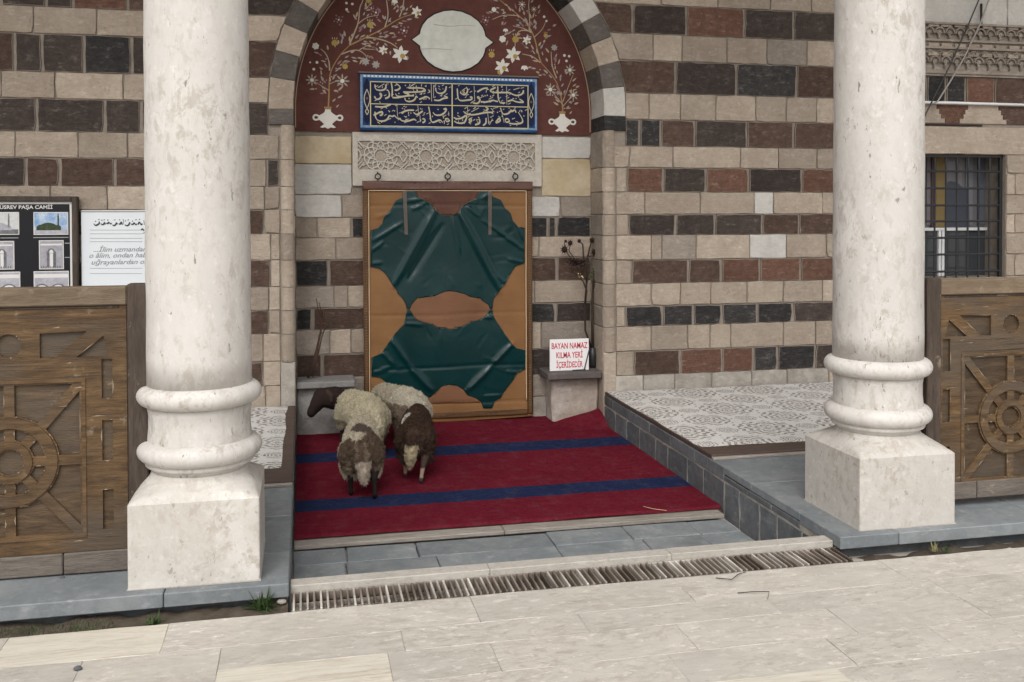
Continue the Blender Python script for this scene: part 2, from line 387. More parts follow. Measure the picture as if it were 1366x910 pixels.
def m_leather(name, a, b, rough=.42, crack=.3, spec=.5, bk=.2):
    s = NT(name, rough, spec)
    c = s.ramp(s.noise(3.5, 5, .6), [(.3, a), (.7, b)])
    c = s.mix(s.mth('MULTIPLY', s.ramp(s.noise(14, 6, .7, s.mapv((1, 1, 4))), [(.55, 0.), (.75, 1.)]), crack), c, sc(a, .6))
    h = s.mth('ADD', s.noise(7, 5, .6, s.mapv((1, 1, 2.5))), s.mth('MULTIPLY', s.noise(120, 3, .5), .12))
    return s.done(c, s.bump(h, bk, .012))
TAN = m_leather('tan_leather', (.18, .085, .032), (.24, .120, .045), .55, .3, .25)
TAND = m_leather('edge_leather', (.088, .045, .020), (.13, .068, .030), .6, .3, .2)
RUST = m_leather('rust_leather', (.155, .072, .036), (.20, .094, .046), .55, .3, .25)
PEND = m_leather('dark_rust_leather', (.082, .034, .022), (.115, .048, .03), .55, .3, .25)
TOPL = m_leather('dark_top_leather', (.085, .036, .024), (.115, .05, .032), .5)
GREEN = m_leather('green_leather', (.0018, .0215, .0225), (.0028, .030, .0315), .23, .12, .30, .03)
STRAP = m_plain('strap', (.105, .085, .072), .6, .3, .2, 60)
PIPING = m_plain('piping', (.62, .47, .30), .7, .2, .1, 80)
IRON = m_plain('iron', (.035, .032, .03), .5, .5, .3, 60, .4, .2)
IRONB = m_plain('black_paint', (.018, .018, .02), .45, .5, .2, 80)
PVC = m_plain('white_plastic', (.72, .72, .72), .4, .4, .03, 20)
PAPER = m_plain('white_sheet', (.66, .69, .71), .35, .5, .03, 6)
SIGNW = m_plain('sign_white', (.78, .76, .75), .4, .4, .03, 10)
SIGNR = m_plain('sign_red', (.50, .035, .055), .5, .3, .05, 20)
INK = m_plain('ink', (.06, .06, .065), .6, .2, .05, 20)
INKG = m_plain('grey_ink', (.27, .28, .29), .6, .2, .05, 20)
POSTK = m_plain('poster_black', (.010, .0095, .012), .3, .22, .1, 5)
POSTW = m_plain('poster_white', (.62, .60, .58), .4, .4, .05, 9)
PHG = m_stone('photo_grey', (.33, .32, .35), (.48, .47, .50), (.13, .13, .15), .12, 22, .5, 0.)
PHD = m_stone('photo_dark', (.12, .12, .13), (.24, .235, .25), (.06, .06, .06), .1, 30, .5, 0.)
PHS = m_stone('photo_sky', (.16, .30, .52), (.56, .62, .68), (.3, .4, .55), .03, 16, .0, 0.)
PHP = m_stone('photo_pale_sky', (.50, .50, .50), (.62, .62, .60), (.4, .4, .4), .03, 10, .0, 0.)
PHT = m_stone('photo_green', (.035, .05, .03), (.08, .095, .05), (.02, .03, .02), .05, 60, .3, 0.)
MAROON = m_stone('maroon_paint', (.115, .046, .038), (.15, .062, .05), (.07, .035, .03), .0, 2.4, .12, .12, .9, .1, streak=.2)
P_GOLD = m_plain('gold_paint', (.32, .20, .085), .7, .2, .25, 40)
P_WHITE = m_plain('white_paint', (.66, .63, .57), .7, .2, .08, 40)
P_GREY = m_plain('grey_paint', (.33, .30, .28), .7, .2, .15, 40)
P_YEL = m_plain('yellow_paint', (.38, .27, .075), .7, .2, .2, 40)
P_PINK = m_plain('mauve_paint', (.27, .15, .16), .7, .2, .15, 40)
P_BEIGE = m_plain('beige_paint', (.40, .31, .22), .7, .2, .2, 40)
P_LINE = m_plain('dark_outline', (.03, .022, .02), .8, .2, .1, 40)
CART = m_stone('cartouche_paint', (.62, .62, .56), (.68, .68, .62), (.45, .44, .4), .0, 2.5, .1, .1)
T_NAVY = m_stone('navy_tile', (.011, .014, .045), (.017, .026, .078), (.03, .025, .03), .0, 9, .35, .1, .6, .12)
T_BLUE = m_stone('blue_tile', (.015, .050, .14), (.022, .08, .20), (.02, .05, .12), .0, 7, .2, .1, .6, .12)
T_LIGHT = m_stone('light_blue_tile', (.13, .22, .38), (.34, .42, .50), (.1, .2, .4), .0, 40, .5, .1, .6, .12)
T_GOLD = m_plain('tile_gold', (.56, .49, .25), .4, .4, .15, 60)
T_SCRIPT = m_plain('tile_script', (.48, .43, .28), .4, .4, .15, 60)
LATT = m_stone('carved_marble', (.50, .45, .385), (.57, .52, .45), (.3, .26, .21), .03, 6, .3, .3)
LATTD = m_stone('carved_ground', (.36, .31, .25), (.43, .375, .31), (.2, .17, .13), .03, 9, .4, .4)
def m_glass(name, col, rough=.05):
    s = NT(name, rough, .5); return s.done(col)
GLASS = m_glass('dark_glass', (.05, .055, .06), .08)
def m_rug(name):
    s = NT(name, 1., .0); tc = s.n('ShaderNodeTexCoord'); sp = s.n('ShaderNodeSeparateXYZ'); s.l(tc.outputs['Object'], sp.inputs[0]); s._co = tc.outputs['Object']
    wob = s.mth('ADD', s.mth('MULTIPLY', s.mth('SUBTRACT', s.noise(1.6, 3), .5), .05), s.mth('MULTIPLY', s.mth('SUBTRACT', s.noise(45, 3), .5), .018))
    y = s.mth('ADD', sp.outputs[1], wob)
    def band(a, b): return s.mth('MULTIPLY', s.mth('GREATER_THAN', y, a), s.mth('LESS_THAN', y, b))
    blue = s.mth('ADD', band(6.44, 6.70), band(5.385, 5.60))
    n1 = s.noise(9, 6, .65, s.mapv((1, 2, 1))); n2 = s.noise(120, 4, .7)
    red = s.mix(n1, (.115, .011, .021), (.168, .019, .033)); bl = s.mix(n1, (.016, .023, .062), (.026, .035, .088))
    c = s.mix(blue, red, bl)
    c = s.mix(s.mth('MULTIPLY', s.ramp(n2, [(.4, 0.), (.7, 1.)]), .45), c, s.mix(.5, c, 0.))
    c = s.mix(s.mth('MULTIPLY', s.ramp(s.noise(26, 5, .7, s.mapv((1, 1.6, 1))), [(.42, 0.), (.66, 1.)]), .38), c, s.mix(.6, c, 0.))
    c = s.mix(s.mth('MULTIPLY', s.ramp(s.noise(2.3, 5, .65), [(.36, 0.), (.7, 1.)]), .25), c, s.mix(.55, c, 0.))
    c = s.mix(s.mth('MULTIPLY', s.ramp(s.noise(5.5, 6, .75, s.mapv((1.6, 1, 1))), [(.50, 0.), (.75, 1.)]), .07), c, (.34, .25, .22))
    c = s.mix(s.mth('MULTIPLY', s.ramp(s.noise(130, 3, .8), [(.66, 0.), (.72, 1.)]), .5), c, (.36, .29, .24))
    return s.done(c, s.bump(s.mth('ADD', n2, s.mth('MULTIPLY', n1, 1.5)), .6, .01))
RUG = m_rug('red_carpet_pile')
def m_medallion(name, px, py, ox, oy):
    """pale carpet printed with round grey medallions"""
    s = NT(name, .95, .1); tc = s.n('ShaderNodeTexCoord'); sp = s.n('ShaderNodeSeparateXYZ'); s.l(tc.outputs['Object'], sp.inputs[0]); s._co = tc.outputs['Object']
    x, y = s.mth('ADD', sp.outputs[0], ox), s.mth('ADD', sp.outputs[1], oy)
    def cell(dx, dy, R_, k, ph):
        fx = s.mth('MULTIPLY', s.mth('SUBTRACT', s.mth('FRACT', s.mth('ADD', s.mth('DIVIDE', x, px), dx + 50)), .5), px)
        fy = s.mth('MULTIPLY', s.mth('SUBTRACT', s.mth('FRACT', s.mth('ADD', s.mth('DIVIDE', y, py), dy + 50)), .5), py)
        d = s.mth('SQRT', s.mth('ADD', s.mth('MULTIPLY', fx, fx), s.mth('MULTIPLY', fy, fy)))
        a = s.mth('ARCTAN2', fy, fx)
        edge = s.mth('MULTIPLY_ADD', s.mth('COSINE', s.mth('MULTIPLY', a, k)), R_ * .10, R_)
        ins = s.mth('LESS_THAN', d, edge)
        rings = s.mth('GREATER_THAN', s.mth('SINE', s.mth('ADD', s.mth('MULTIPLY', d, 2 * math.pi / (R_ * .27)), s.mth('MULTIPLY', s.mth('COSINE', s.mth('MULTIPLY', a, k)), ph))), .05)
        return s.mth('MULTIPLY', ins, rings)
    p = s.mth('MAXIMUM', cell(0, 0, .205, 10, 1.6), cell(.5, .5, .165, 8, 1.4))
    p = s.mth('MAXIMUM', p, s.mth('MAXIMUM', cell(.5, 0, .075, 6, 1.), cell(0, .5, .075, 6, 1.)))
    p = s.mth('MULTIPLY', p, s.ramp(s.noise(55, 3, .6), [(.36, .15), (.52, 1.)]))
    vines = s.ramp(s.noise(13, 3, .5, None, 2.), [(.492, 0.), (.5, 1.), (.508, 0.)])
    p = s.mth('MAXIMUM', p, s.mth('MULTIPLY', vines, .5))
    c = s.mix(p, s.mix(s.noise(5), (.52, .50, .475), (.60, .58, .55)), s.mix(s.noise(30), (.14, .12, .105), (.25, .22, .195)))
    return s.done(c, s.bump(s.noise(150, 3, .7), .5, .006))
RUGP = m_medallion('medallion_carpet', .56, .62, .16, .23)
def m_vcol(name, rough=.95):
    s = NT(name, rough, .12); a = s.n('ShaderNodeVertexColor', layer_name='Col')
    c = s.mix(s.mth('MULTIPLY', s.noise(60, 4, .7), .35), a.outputs[0], s.mix(.5, a.outputs[0], 0.))
    return s.done(c, s.bump(s.noise(90, 3, .6), .5, .006))
COAT = m_vcol('coat')
LEAFG = m_plain('leaf_green', (.045, .075, .022), .6, .3, .4, 20)
STEMD = m_plain('dry_stem', (.045, .03, .022), .8, .2, .3, 40)
HEADD = m_plain('dry_head', (.03, .018, .016), .9, .1, .4, 60)
PETAL = m_plain('pale_petal', (.62, .52, .28), .7, .2, .1, 40)

# ================================================================== LARGE STRUCTURE
Y1, Y2 = 7.13, 7.46                 # face of the mosque wall, back of the portal niche
NX0, NX1 = -.057, 2.285             # niche opening
PX0, PX1 = -.06, 2.29               # sunken entrance between the two platforms
ZP, ZG, ZF = .225, .17, -.035       # platform, courtyard, sunken floor
# ---- ground
gm = MB(); gm.box(-900, 900, -900, 3.618, ZG - .3, ZG - .004); gm.box(-900, PX0 - .02, 3.618, 900, -.4, ZG - .06); gm.box(PX1 + .035, 900, 3.618, 900, -.4, ZG - .06); gm.box(PX0 - .02, PX1 + .035, 3.618, 9, -.4, ZF - .03)
ground = tag(gm.build('ground', PAVEJ), kind='structure')
# ---- courtyard paving
pv = tag(thing('courtyard_paving', 'pale travertine courtyard paving of long rectangular slabs', 'paving', (1, 3, ZG)), kind='structure')
del pv['category']
rows = [3.62, 3.378, 3.213, 3.0, 2.785, 2.56, 2.3, 2.0, 1.65, 1.3, .9, .4]
fix = {0: [-1.012, -.481, .62, 1.45, 2.376, 3.3], 1: [-.72, -.28, .33, .98, 1.72, 2.45, 3.2], 2: [-.62, -.28, .27, .62, 1.3, 1.9, 2.45, 3.1]}
for i in range(len(rows) - 1):
    xs = fix.get(i)
    if xs is None:
        xs = []; x = -1.9 + U(0, .5)
        while x < 4.2: xs.append(x); x += U(.4, .95)
    xs = [-2.3, -1.6] + [x for x in xs if x > -1.5] + [4.0, 4.8]
    for j, (a, b) in enumerate(zip(xs, xs[1:])):
        yel = (i == 0 and j == 2) or (i == 2 and j == 3) or (i > 3 and R() < .1)
        q = MB(); hz = U(-.0015, .0015)
        stone(q, [(a + .0008, rows[i + 1] + .0008), (b - .0008, rows[i + 1] + .0008), (b - .0008, rows[i] - .0008), (a + .0008, rows[i] - .0008)], FLOOR(ZG), .012, .0007, hz, .0012, 0, .0012)
        q.build('slab', PAVEY if yel else PAVE, pv)
# ---- trench of soil in front of the platforms
tb = MB()
for x0, x1 in ((-4.2, PX0 - .005), (PX1 + .03, 7.5)):
    nx = int((x1 - x0) / .03); vs = []; fs = []
    for i in range(nx + 1):
        for j in range(9):
            x = x0 + (x1 - x0) * i / nx; y = 3.60 + .21 * j / 8
            vs.append((x, y, .138 + .022 * noise.noise((x * 9, y * 9, 0)) + .012 * noise.noise((x * 31, y * 31, 3)) - (.02 if x > 1 else 0)))
    for i in range(nx):
        for j in range(8): a = i * 9 + j; fs.append((a, a + 9, a + 10, a + 1))
    tb.add(vs, fs)
soil = tag(tb.build('soil', SOIL, smooth=True, recalc=False), kind='structure')
# ---- platforms either side of the sunken entrance
def platform(x0, x1, edge, joints, name_lab):
    t = tag(thing('stone_platform', name_lab, 'platform', ((x0 + x1) / 2, 4.5, 0)), kind='structure'); del t['category']
    b = MB(); s_ = 1 if edge == x0 else -1
    xin, xout = (x0 + .03, x1) if s_ > 0 else (x0, x1 - .03)
    b.box(xin, xout, 3.83, 7.2, -.1, ZP - .03); b.box(xin, xout, 5.16, 7.2, ZP - .03, ZP - .004); b.build('core', SLATED, t)
    # front slabs with their nosing over the trench
    js = [x0 - .0] + joints + [x1]
    for a, c in zip(js, js[1:]):
        q = MB(); q.cbox(a + .0015, c - .0015, 3.765, 4.12, ZP - .056 + U(-.002, .001), ZP + U(-.0015, .0015), .004); q.build('slab', SLATE, t)
    for row, (ya, yb) in enumerate(((4.12, 4.62), (4.62, 5.16))):
        x = x0
        while x < x1 - .05:
            w_ = U(.45, .75); e = min(x1, x + w_) if x + w_ < x1 - .2 else x1
            q = MB(); q.cbox(x + .0015, e - .0015, ya + .0015, yb - .0015, ZP - .04, ZP + U(-.0025, .0005), .003); q.build('slab', SLATE, t); x = e
    return t
PR = platform(PX1, 8.5, PX1, [2.58, 3.36, 4.3, 5.4, 6.5, 7.5], 'grey stone platform beside the carpet, carrying the patterned rug')
PL = platform(-4.6, PX0, PX0, [-3.6, -2.7, -1.9, -.52], 'grey stone platform behind the tuft of grass')
# side faces of the platforms (rubble coursed dressed blocks)
for X, par, s_ in ((PX1, PR, 1), (PX0, PL, -1)):
    fr = SIDE(X) if s_ > 0 else (lambda u, v, h: (PX0 + h, u, v))
    ys = [4.12, 4.40, 4.66, 4.955, 5.36, 5.75, 6.12, 6.55, 6.92, 7.13]
    for a, b in zip(ys, ys[1:]):
        q = MB(); stone(q, [(a + .0025, .150), (b - .0025, .150), (b - .0025, ZP - (.002 if b > 5.1 else .045)), (a + .0025, ZP - (.002 if b > 5.1 else .045))], fr, .028, .004, 0, .002); q.build('coping_block', SLATED if s_ > 0 else SLATE, par)
    ys = [3.84, 4.1, 4.34, 4.53, 4.76, 4.95, 5.24, 5.48, 5.80, 6.02, 6.33, 6.60, 6.86, 7.13]
    for a, b in zip(ys, ys[1:]):
        q = MB(); stone(q, [(a + .0035, -.08), (b - .0035, -.08), (b - .0035, .142), (a + .0035, .142)], fr, .028, .005, -.002, .003, 0, .004); q.build('riser_block', SLATED if s_ > 0 else SLATE, par)
    q = MB(); q.box(*((X + .0045, X + .03) if s_ > 0 else (X - .03, X - .0045)), 3.84, 7.13, -.08, ZP - .05); q.build('mortar_bed', PLASTER, par)
# ---- sunken floor of grey slabs
fl = tag(thing('entrance_floor', 'sunken grey slab floor in front of the carpet', 'floor', (1.1, 4.5, ZF)), kind='structure'); del fl['category']
for (ya, yb), xs in (((4.66, 4.868), [PX0 + .002, .2, .55, 1.24, 1.66, 2.03, PX1 - .032]), ((4.40, 4.66), [PX0 + .002, .19, .63, 1.24, 1.7, 2.02, PX1 - .032]), ((3.86, 4.40), [PX0 + .002, .45, 1.0, 1.6, PX1 - .032])):
    for a, b in zip(xs, xs[1:]):
        q = MB(); stone(q, [(a + .003, ya + .003), (b - .003, ya + .003), (b - .003, yb - .003), (a + .003, yb - .003)], FLOOR(ZF), .03, .004, U(-.003, .002), .003); q.build('slab', SLATE, fl)
# ---- curb along the drain
cb = tag(thing('curb', 'pale stone curb behind the drain grating', 'curb', (1.1, 3.85, ZG)), kind='structure'); del cb['category']
for a, b in ((PX0 + .003, .74), (.74, 1.53), (1.53, PX1 + .0)):
    q = MB(); q.cbox(a + .0006, b - .0006, 3.822, 3.895, ZF - .05, .192 + U(-.001, .001), .003); q.build('curb_stone', CURB, cb)

# ---- the mosque front
FA = thing('mosque_facade', 'mosque front in striped pale and dark stone with a recessed arched portal', 'building', (1.1, 7.3, 0))
AC, AZ, RI, RO = .188, 2.43, 1.363, 1.537          # two-centred arch: centres at MX -+ AC
MX = (NX0 + NX1) / 2
def arch_x(z, r, side):                              # x of the arch curve of radius r at height z
    dz = max(0., z - AZ); return MX + side * (math.sqrt(max(0, r * r - dz * dz)) - AC)
def arch_line(r, z0, n=24, top=None):
    apex = math.acos(AC / r); pts = [(MX + r - AC, z0)] if z0 < AZ else []
    pts += [(MX - AC + r * math.cos(apex * i / n), AZ + r * math.sin(apex * i / n)) for i in range(n + 1)]
    return pts + [(2 * MX - x, z) for x, z in pts[-2::-1]]
bodyp = [(-4.6, -.3), (8.5, -.3), (8.5, 6.215), (-4.6, 6.215)]
hole = [(NX1 + .05, -.2)] + arch_line(RI + .08, .2)[1:-1] + [(NX0 - .05, -.2)]
WX0, WX1, WZ0, WZ1 = 5.03, 5.905, 1.085, 2.14        # barred window
wb = MB(); plate(wb, [bodyp, hole, [(WX0, WZ0), (WX1, WZ0), (WX1, WZ1), (WX0, WZ1)]], WALL(Y1 + .013), 0, -.42, back=True); wb.build('wall_core', MORTAR, FA)
nb = MB(); nb.box(NX0 - .2, NX1 + .2, Y2 + .012, Y2 + .4, -.3, 4.1); nb.build('niche_core', MORTAR, FA)
CL = {'p': ('pale_stone', PALE), 'g': ('pale_stone', PALE2), 'd': ('dark_stone', DARK), 'k': ('dark_stone', BLACK), 'b': ('dark_stone', BROWN), 'r': ('dark_stone', RED), 'w': ('white_stone', WHITE), 'o': ('ochre_stone', OCHRE), 'x': ('plastered_stone', PLASTER), 'v': ('pale_stone', GREYV)}
def blk(poly, k, fr, depth=.10, top=0., bev=.004, jit=.0025):
    dk = k in 'dkbr'; q = MB(); stone(q, poly, fr, depth, (.004 if dk else bev), top + U(-.002, .002), jit, 0, .0034 if dk else .0028, 1); return q.build(CL[k][0], [CL[k][1], MORTAR if dk else CL[k][1]], FA)
def course(z0, z1, xs, ks, fr, gapd=None, lfun=None, rfun=None):
    for i, (a, b) in enumerate(zip(xs, xs[1:])):
        k = ks[i % len(ks)]; g = .0095 if k in 'dkbr' else .0035; v = .0022
        if i == 0 and lfun: poly = [(lfun(z0 + (z1 - z0) * t / 4) + .005, z0 + v + (z1 - z0 - 2 * v) * t / 4) for t in range(4, -1, -1)] + [(b - g, z0 + v), (b - g, z1 - v)]
        elif i == len(xs) - 2 and rfun: poly = [(a + g, z1 - v), (a + g, z0 + v)] + [(rfun(z0 + (z1 - z0) * t / 4) - .005, z0 + v + (z1 - z0 - 2 * v) * t / 4) for t in range(5)]
        else: poly = [(a + g, z0 + v), (b - g, z0 + v), (b - g, z1 - v), (a + g, z1 - v)]
        blk(poly, k, fr)
F1, F2 = WALL(Y1), WALL(Y2)
# right of the portal: photograph rows (crop rows measured at x = 973), block joints
c3 = lambda x, y: (780 + x / 2.331, y / 2.331)
c7 = lambda x, y: (780 + x / 2.331, 380 + y / 2.331)
RW = [(c3, -45, 26, [None, 237, 415, 578, 705, 850], 'ppppp'), (c3, 26, 116, [None, 150, 317, 497, 650, 800], 'bdrdd'), (c3, 116, 197, [None, 213, 303, 443, 567, 692, 800], 'pppp gp'.replace(' ', '')),
      (c3, 197, 297, [None, 283, 472, 660, 830], 'bdkb'), (c3, 297, 377, [None, 200, 298, 408, 532, 627, 722, 820], 'ppppppp'), (c3, 377, 458.5, [None, 172, 237, 343, 505, 650, 800], 'kkbdbb'),
      (c3, 458.5, 524, [68, 140, 275, 485, 603, 722, 850], 'pppppp'), (c3, 524, 598, [102, 130, 245, 378, 510, 675, 800], 'prdrdr'), (c3, 598, 666, [102, 187, 360, 528, 587, 740, 850], 'pppwpp'),
      (c3, 666, 730, [102, 135, 283, 405, 553, 667, 790], 'pdddbb'), (c3, 730, 805, [102, 207, 240, 347, 513, 628, 752, 850], 'prgpwpp'.replace('r', 'p')), (c3, 805, 876.5, [102, 145, 323, 425, 545, 672, 800], 'pbbrrr'),
      (c3, 876.5, 945, [102, 208, 298, 392, 505, 618, 740, 850], 'ppppppp'), (c7, 60, 121, [102, 125, 243, 338, 427, 537, 648, 780], 'pkkkkkd'), (c7, 121, 196, [102, 207, 320, 390, 455, 618, 718, 830], 'ppppppp'),
      (c7, 196, 270, [102, 152, 297, 428, 525, 600, 717, 800], 'pbrrkkd'), (c7, 270, 345, [68, 182, 280, 395, 520, 630, 760], 'xxxxxx')]
zs_r = []
for fn, ya, yb, xs, ks in RW:
    z1 = W(*fn(450, ya), Y1)[1]; z0 = W(*fn(450, yb), Y1)[1]; zs_r.append((z0, z1, ks)); ym = (ya + yb) / 2; zm = (z0 + z1) / 2
    X = [None if x is None else W(*fn(x, ym), Y1)[0] for x in xs]; lf = None
    if X[0] is None:
        lf = (lambda z: arch_x(z, RO, 1)); X[0] = lf(zm)
        if z0 < AZ < z1 or z1 < AZ + .02: lf = lambda z: MX - AC + RO
    elif xs[0] < 80: X[0] = NX1 + .001
    else: X[0] = NX1 + .105
    while X[-1] < 4.9: X.append(X[-1] + U(.28, .52))
    X[-1] = 5.0
    ks = ks + ''.join(random.choice('dbkr' if ks[1] in 'dbkr' else 'pppg') for _ in range(len(X) - 1 - len(ks)))
    if len(ks) >= len(X): ks = ks[:len(X) - 1]
    course(z0, z1, X, ks, F1, lfun=lf)
# below the rug level the wall carries on
course(-.02, zs_r[-1][0], [NX1, 2.8, 3.4, 4.2, 5.0], 'xx', F1)
# colonette strips with grooves at the jambs
zc = sorted({round(z0, 3) for z0, z1, k in zs_r if z1 < 2.31 and z0 > .40} | {2.29})
zl = [W(384, y, Y1)[1] for y in (213, 249, 280, 312, 347, 383, 414, 445.6, 482.6)][::-1]; zl = [zl[0]] + zl[1:] + [2.29]
for (xa, xb), zz in (((NX1 + .004, NX1 + .10), zc), ((NX0 - .098, NX0 - .003), zl)):
    for a, b in zip(zz, zz[1:]):
        q = MB(); n = 9; pr = []
        for i in range(n + 1): t = i / n; pr.append((xa + (xb - xa) * t, Y1 + .010 - .026 * math.sin(math.pi * t) ** .6))
        vs = [(x, y, z) for z in (a + .002, b - .002) for x, y in pr + [(xb, Y1 + .33), (xa, Y1 + .33)]]; m_ = n + 3
        q.add(vs, [(i, (i + 1) % m_, m_ + (i + 1) % m_, m_ + i) for i in range(m_)] + [tuple(range(m_))[::-1], tuple(range(m_, 2 * m_))]); q.build('colonette_stone', PALE, FA)
q = MB(); q.cbox(NX0 - .105, NX0 - .003, Y1 - .002, Y1 + .33, -.02, zl[0] - .003, .006); q.build('colonette_base', PLASTER, FA)
q = MB(); q.cbox(NX1 + .003, NX1 + .105, Y1 - .004, Y1 + .33, -.02, zc[0] - .003, .006); q.build('colonette_base', PALE, FA)
# reveal stones of the niche
zr = [-.02, .40] + zc[1:]
for X, sgn in ((NX1, 1), (NX0, -1)):
    fr = SIDE(X) if sgn > 0 else (lambda u, v, h: (NX0 + h, u, v))
    for a, b in zip(zr, zr[1:]):
        ym = Y1 + .17 + U(-.05, .05); blk([(Y1 + .012, a + .002), (Y2 + .01, a + .002), (Y2 + .01, b - .002), (Y1 + .012, b - .002)], random.choice('ppg'), fr, .06, 0, .005)
# left of the portal
c1 = lambda x, y: (x / 3.4075, y / 3.4075)
LW = [(-95, 35, [-300, 0, 208, 330, 580, 800], 'dddrb'), (35, 157, [-140, 152, 440, 720, 900, 1080], 'ppppp'), (157, 330, [-150, 65, 190, 380, 597, 800, 1000], 'bddkdd'), (330, 450, [-250, 5, 250, 560, 800, 1100], 'pppppp'),
      (450, 600, [-120, 165, 475, 640, 850, 1050], 'ddddd'), (600, 717, [-200, 68, 355, 580, 800, 1020], 'ppppp'), (717, 846, [-160, 118, 270, 520, 700, 990], 'dbbbb')]
def lseq(z0, z1, X, ks):
    while X[0] > -4.3: X.insert(0, X[0] - U(.3, .55)); ks = ks[0] + ks
    X[0] = -4.6; return X, ks
arch_l = lambda z: arch_x(z, RO, -1)
for ya, yb, xs, ks in LW:
    z1 = W(*c1(330, ya), Y1)[1]; z0 = W(*c1(330, yb), Y1)[1]; zm = (z0 + z1) / 2
    X = [W(*c1(x, (ya + yb) / 2), Y1)[0] for x in xs]; lim = arch_l(zm) if z1 > 2.31 else NX0 - .105
    X = [x for x in X if x < lim - .1] + [lim]; ks = ks[:len(X) - 1]; X, ks = lseq(z0, z1, X, ks)
    if z1 < 2.31 and ks[-1] in 'db': ks = ks[:-1] + 'k'; X.insert(-1, W(355, 230, Y1)[0]); ks += 'p'
    course(z0, z1, X, ks, F1, rfun=(arch_l if z1 > AZ else (lambda z, l=lim: l)))
zz = [W(357, y, Y1)[1] for y in (249, 280, 312, 347, 383, 414, 445.6, 482.6, 515, 560)]
for i, (a, b) in enumerate(zip(zz, zz[1:])):
    dark = i % 2 == 1 and i < 9; xs = [-4.6]
    while xs[-1] < -.9: xs.append(xs[-1] + U(.3, .6))
    sp = W((353, 361, 358, 350)[i // 2 % 4], 300, Y1)[0]
    xs = [x for x in xs if x < sp - .25] + [sp, NX0 - .105]
    course(b, a, xs, (''.join(random.choice('dbkb') for _ in range(len(xs) - 2)) if dark else 'p' * (len(xs) - 2)).replace('', '')[:-1] + ('b' if dark else 'p') + 'p', F1)
course(-.02, zz[-1], [-4.6, -3.9, -3.2, -2.4, -1.6, -.9, NX0 - .105], 'xx', F1)
# arch: two rings of voussoirs' worth of stone, running through to the niche back
apex = math.acos(AC / RI); nv = 11
for side in (1, -1):
    for i in range(-1, nv):
        a0, a1 = apex * i / nv + .0, apex * (i + 1) / nv
        if i < 0: P = [(MX + RI - AC, 2.29), (MX + RO - AC, 2.29), (MX + RO - AC, AZ - .03), (MX + RI - AC, AZ - .03)]
        else:
            if i == 0: a0 = -.03 / 1.45
            ts = [a0 + (a1 - a0) * t / 3 for t in range(4)]
            P = [(MX - AC + RO * math.cos(t), AZ + RO * math.sin(t)) for t in ts] + [(MX - AC + RI * math.cos(t), AZ + RI * math.sin(t)) for t in ts[::-1]]
        if side < 0: P = [(2 * MX - x, z) for x, z in P]
        dk = (i % 2 == 1) if side > 0 else (i % 2 == 1)
        k = ('k' if side > 0 and i in (-1, 5) else 'v') if dk else ('p' if (i % 4 or side < 0) else 'w')
        q = MB(); stone(q, P, WALL(Y1 - .012), .345, .004, 0, .002); q.build('arch_stone', CL[k][1], FA)
# niche back wall: blocks each side of the curtain
nl = lambda x, y: (330 + x / 4.135, 180 + y / 4.135)
NL = [(181, 218.5, [394.5, 469.5], 'o'), (218.5, 259.5, [394.5, 469.5], 'w'), (260, 290.5, [394.5, 456, 500], 'wp'), (290.5, 318, [394.5, 423, 468, 500], 'ppk'), (318, 347.5, [394.5, 448, 500], 'pp'), (347.5, 382.5, [394.5, 438, 500], 'kb'),
      (382.5, 412, [394.5, 446, 464, 500], 'gpp'), (412, 441, [394.5, 417, 500], 'kb'), (441, 474, [394.5, 440, 468, 500], 'gpp'), (474, 505, [394.5, 430, 500], 'bb'), (505, 535, [394.5, 445, 500], 'gg'), (535, 575, [394.5, 500], 'x')]
NRr = [(182, 211.5, [722.5, 788.5], 'w'), (211.5, 262, [722.5, 788.5], 'o'), (262, 289.5, [700, 747.5, 788.5], 'wg'), (289.5, 316, [700, 731, 742, 788.5], 'kkk'), (316, 343.5, [700, 719, 788.5], 'pp'), (343.5, 375, [700, 743, 788.5], 'bb'),
       (375, 405, [700, 713, 788.5], 'pp'), (405, 430.5, [700, 741, 788.5], 'kd'), (430.5, 466, [700, 722, 788.5], 'pg'), (466, 500, [700, 735, 788.5], 'dd'), (500, 530, [700, 750, 788.5], 'gg'), (530, 575, [700, 788.5], 'x')]
for tab in (NL, NRr):
    for ya, yb, xs, ks in tab:
        z1, z0 = W(xs[0], ya, Y2)[1], W(xs[0], yb, Y2)[1]; X = [W(x, ya, Y2)[0] for x in xs]
        if tab is NL: X[0] = NX0 - .004
        else: X[-1] = NX1 + .004
        course(max(z0, -.03), z1, X, ks, F2)
# behind the curtain: dark timber door leaf closes the opening
q = MB(); q.box(.5, 1.78, Y2 - .012, Y2 + .01, -.03, 1.89); q.build('door', WOODP, FA)
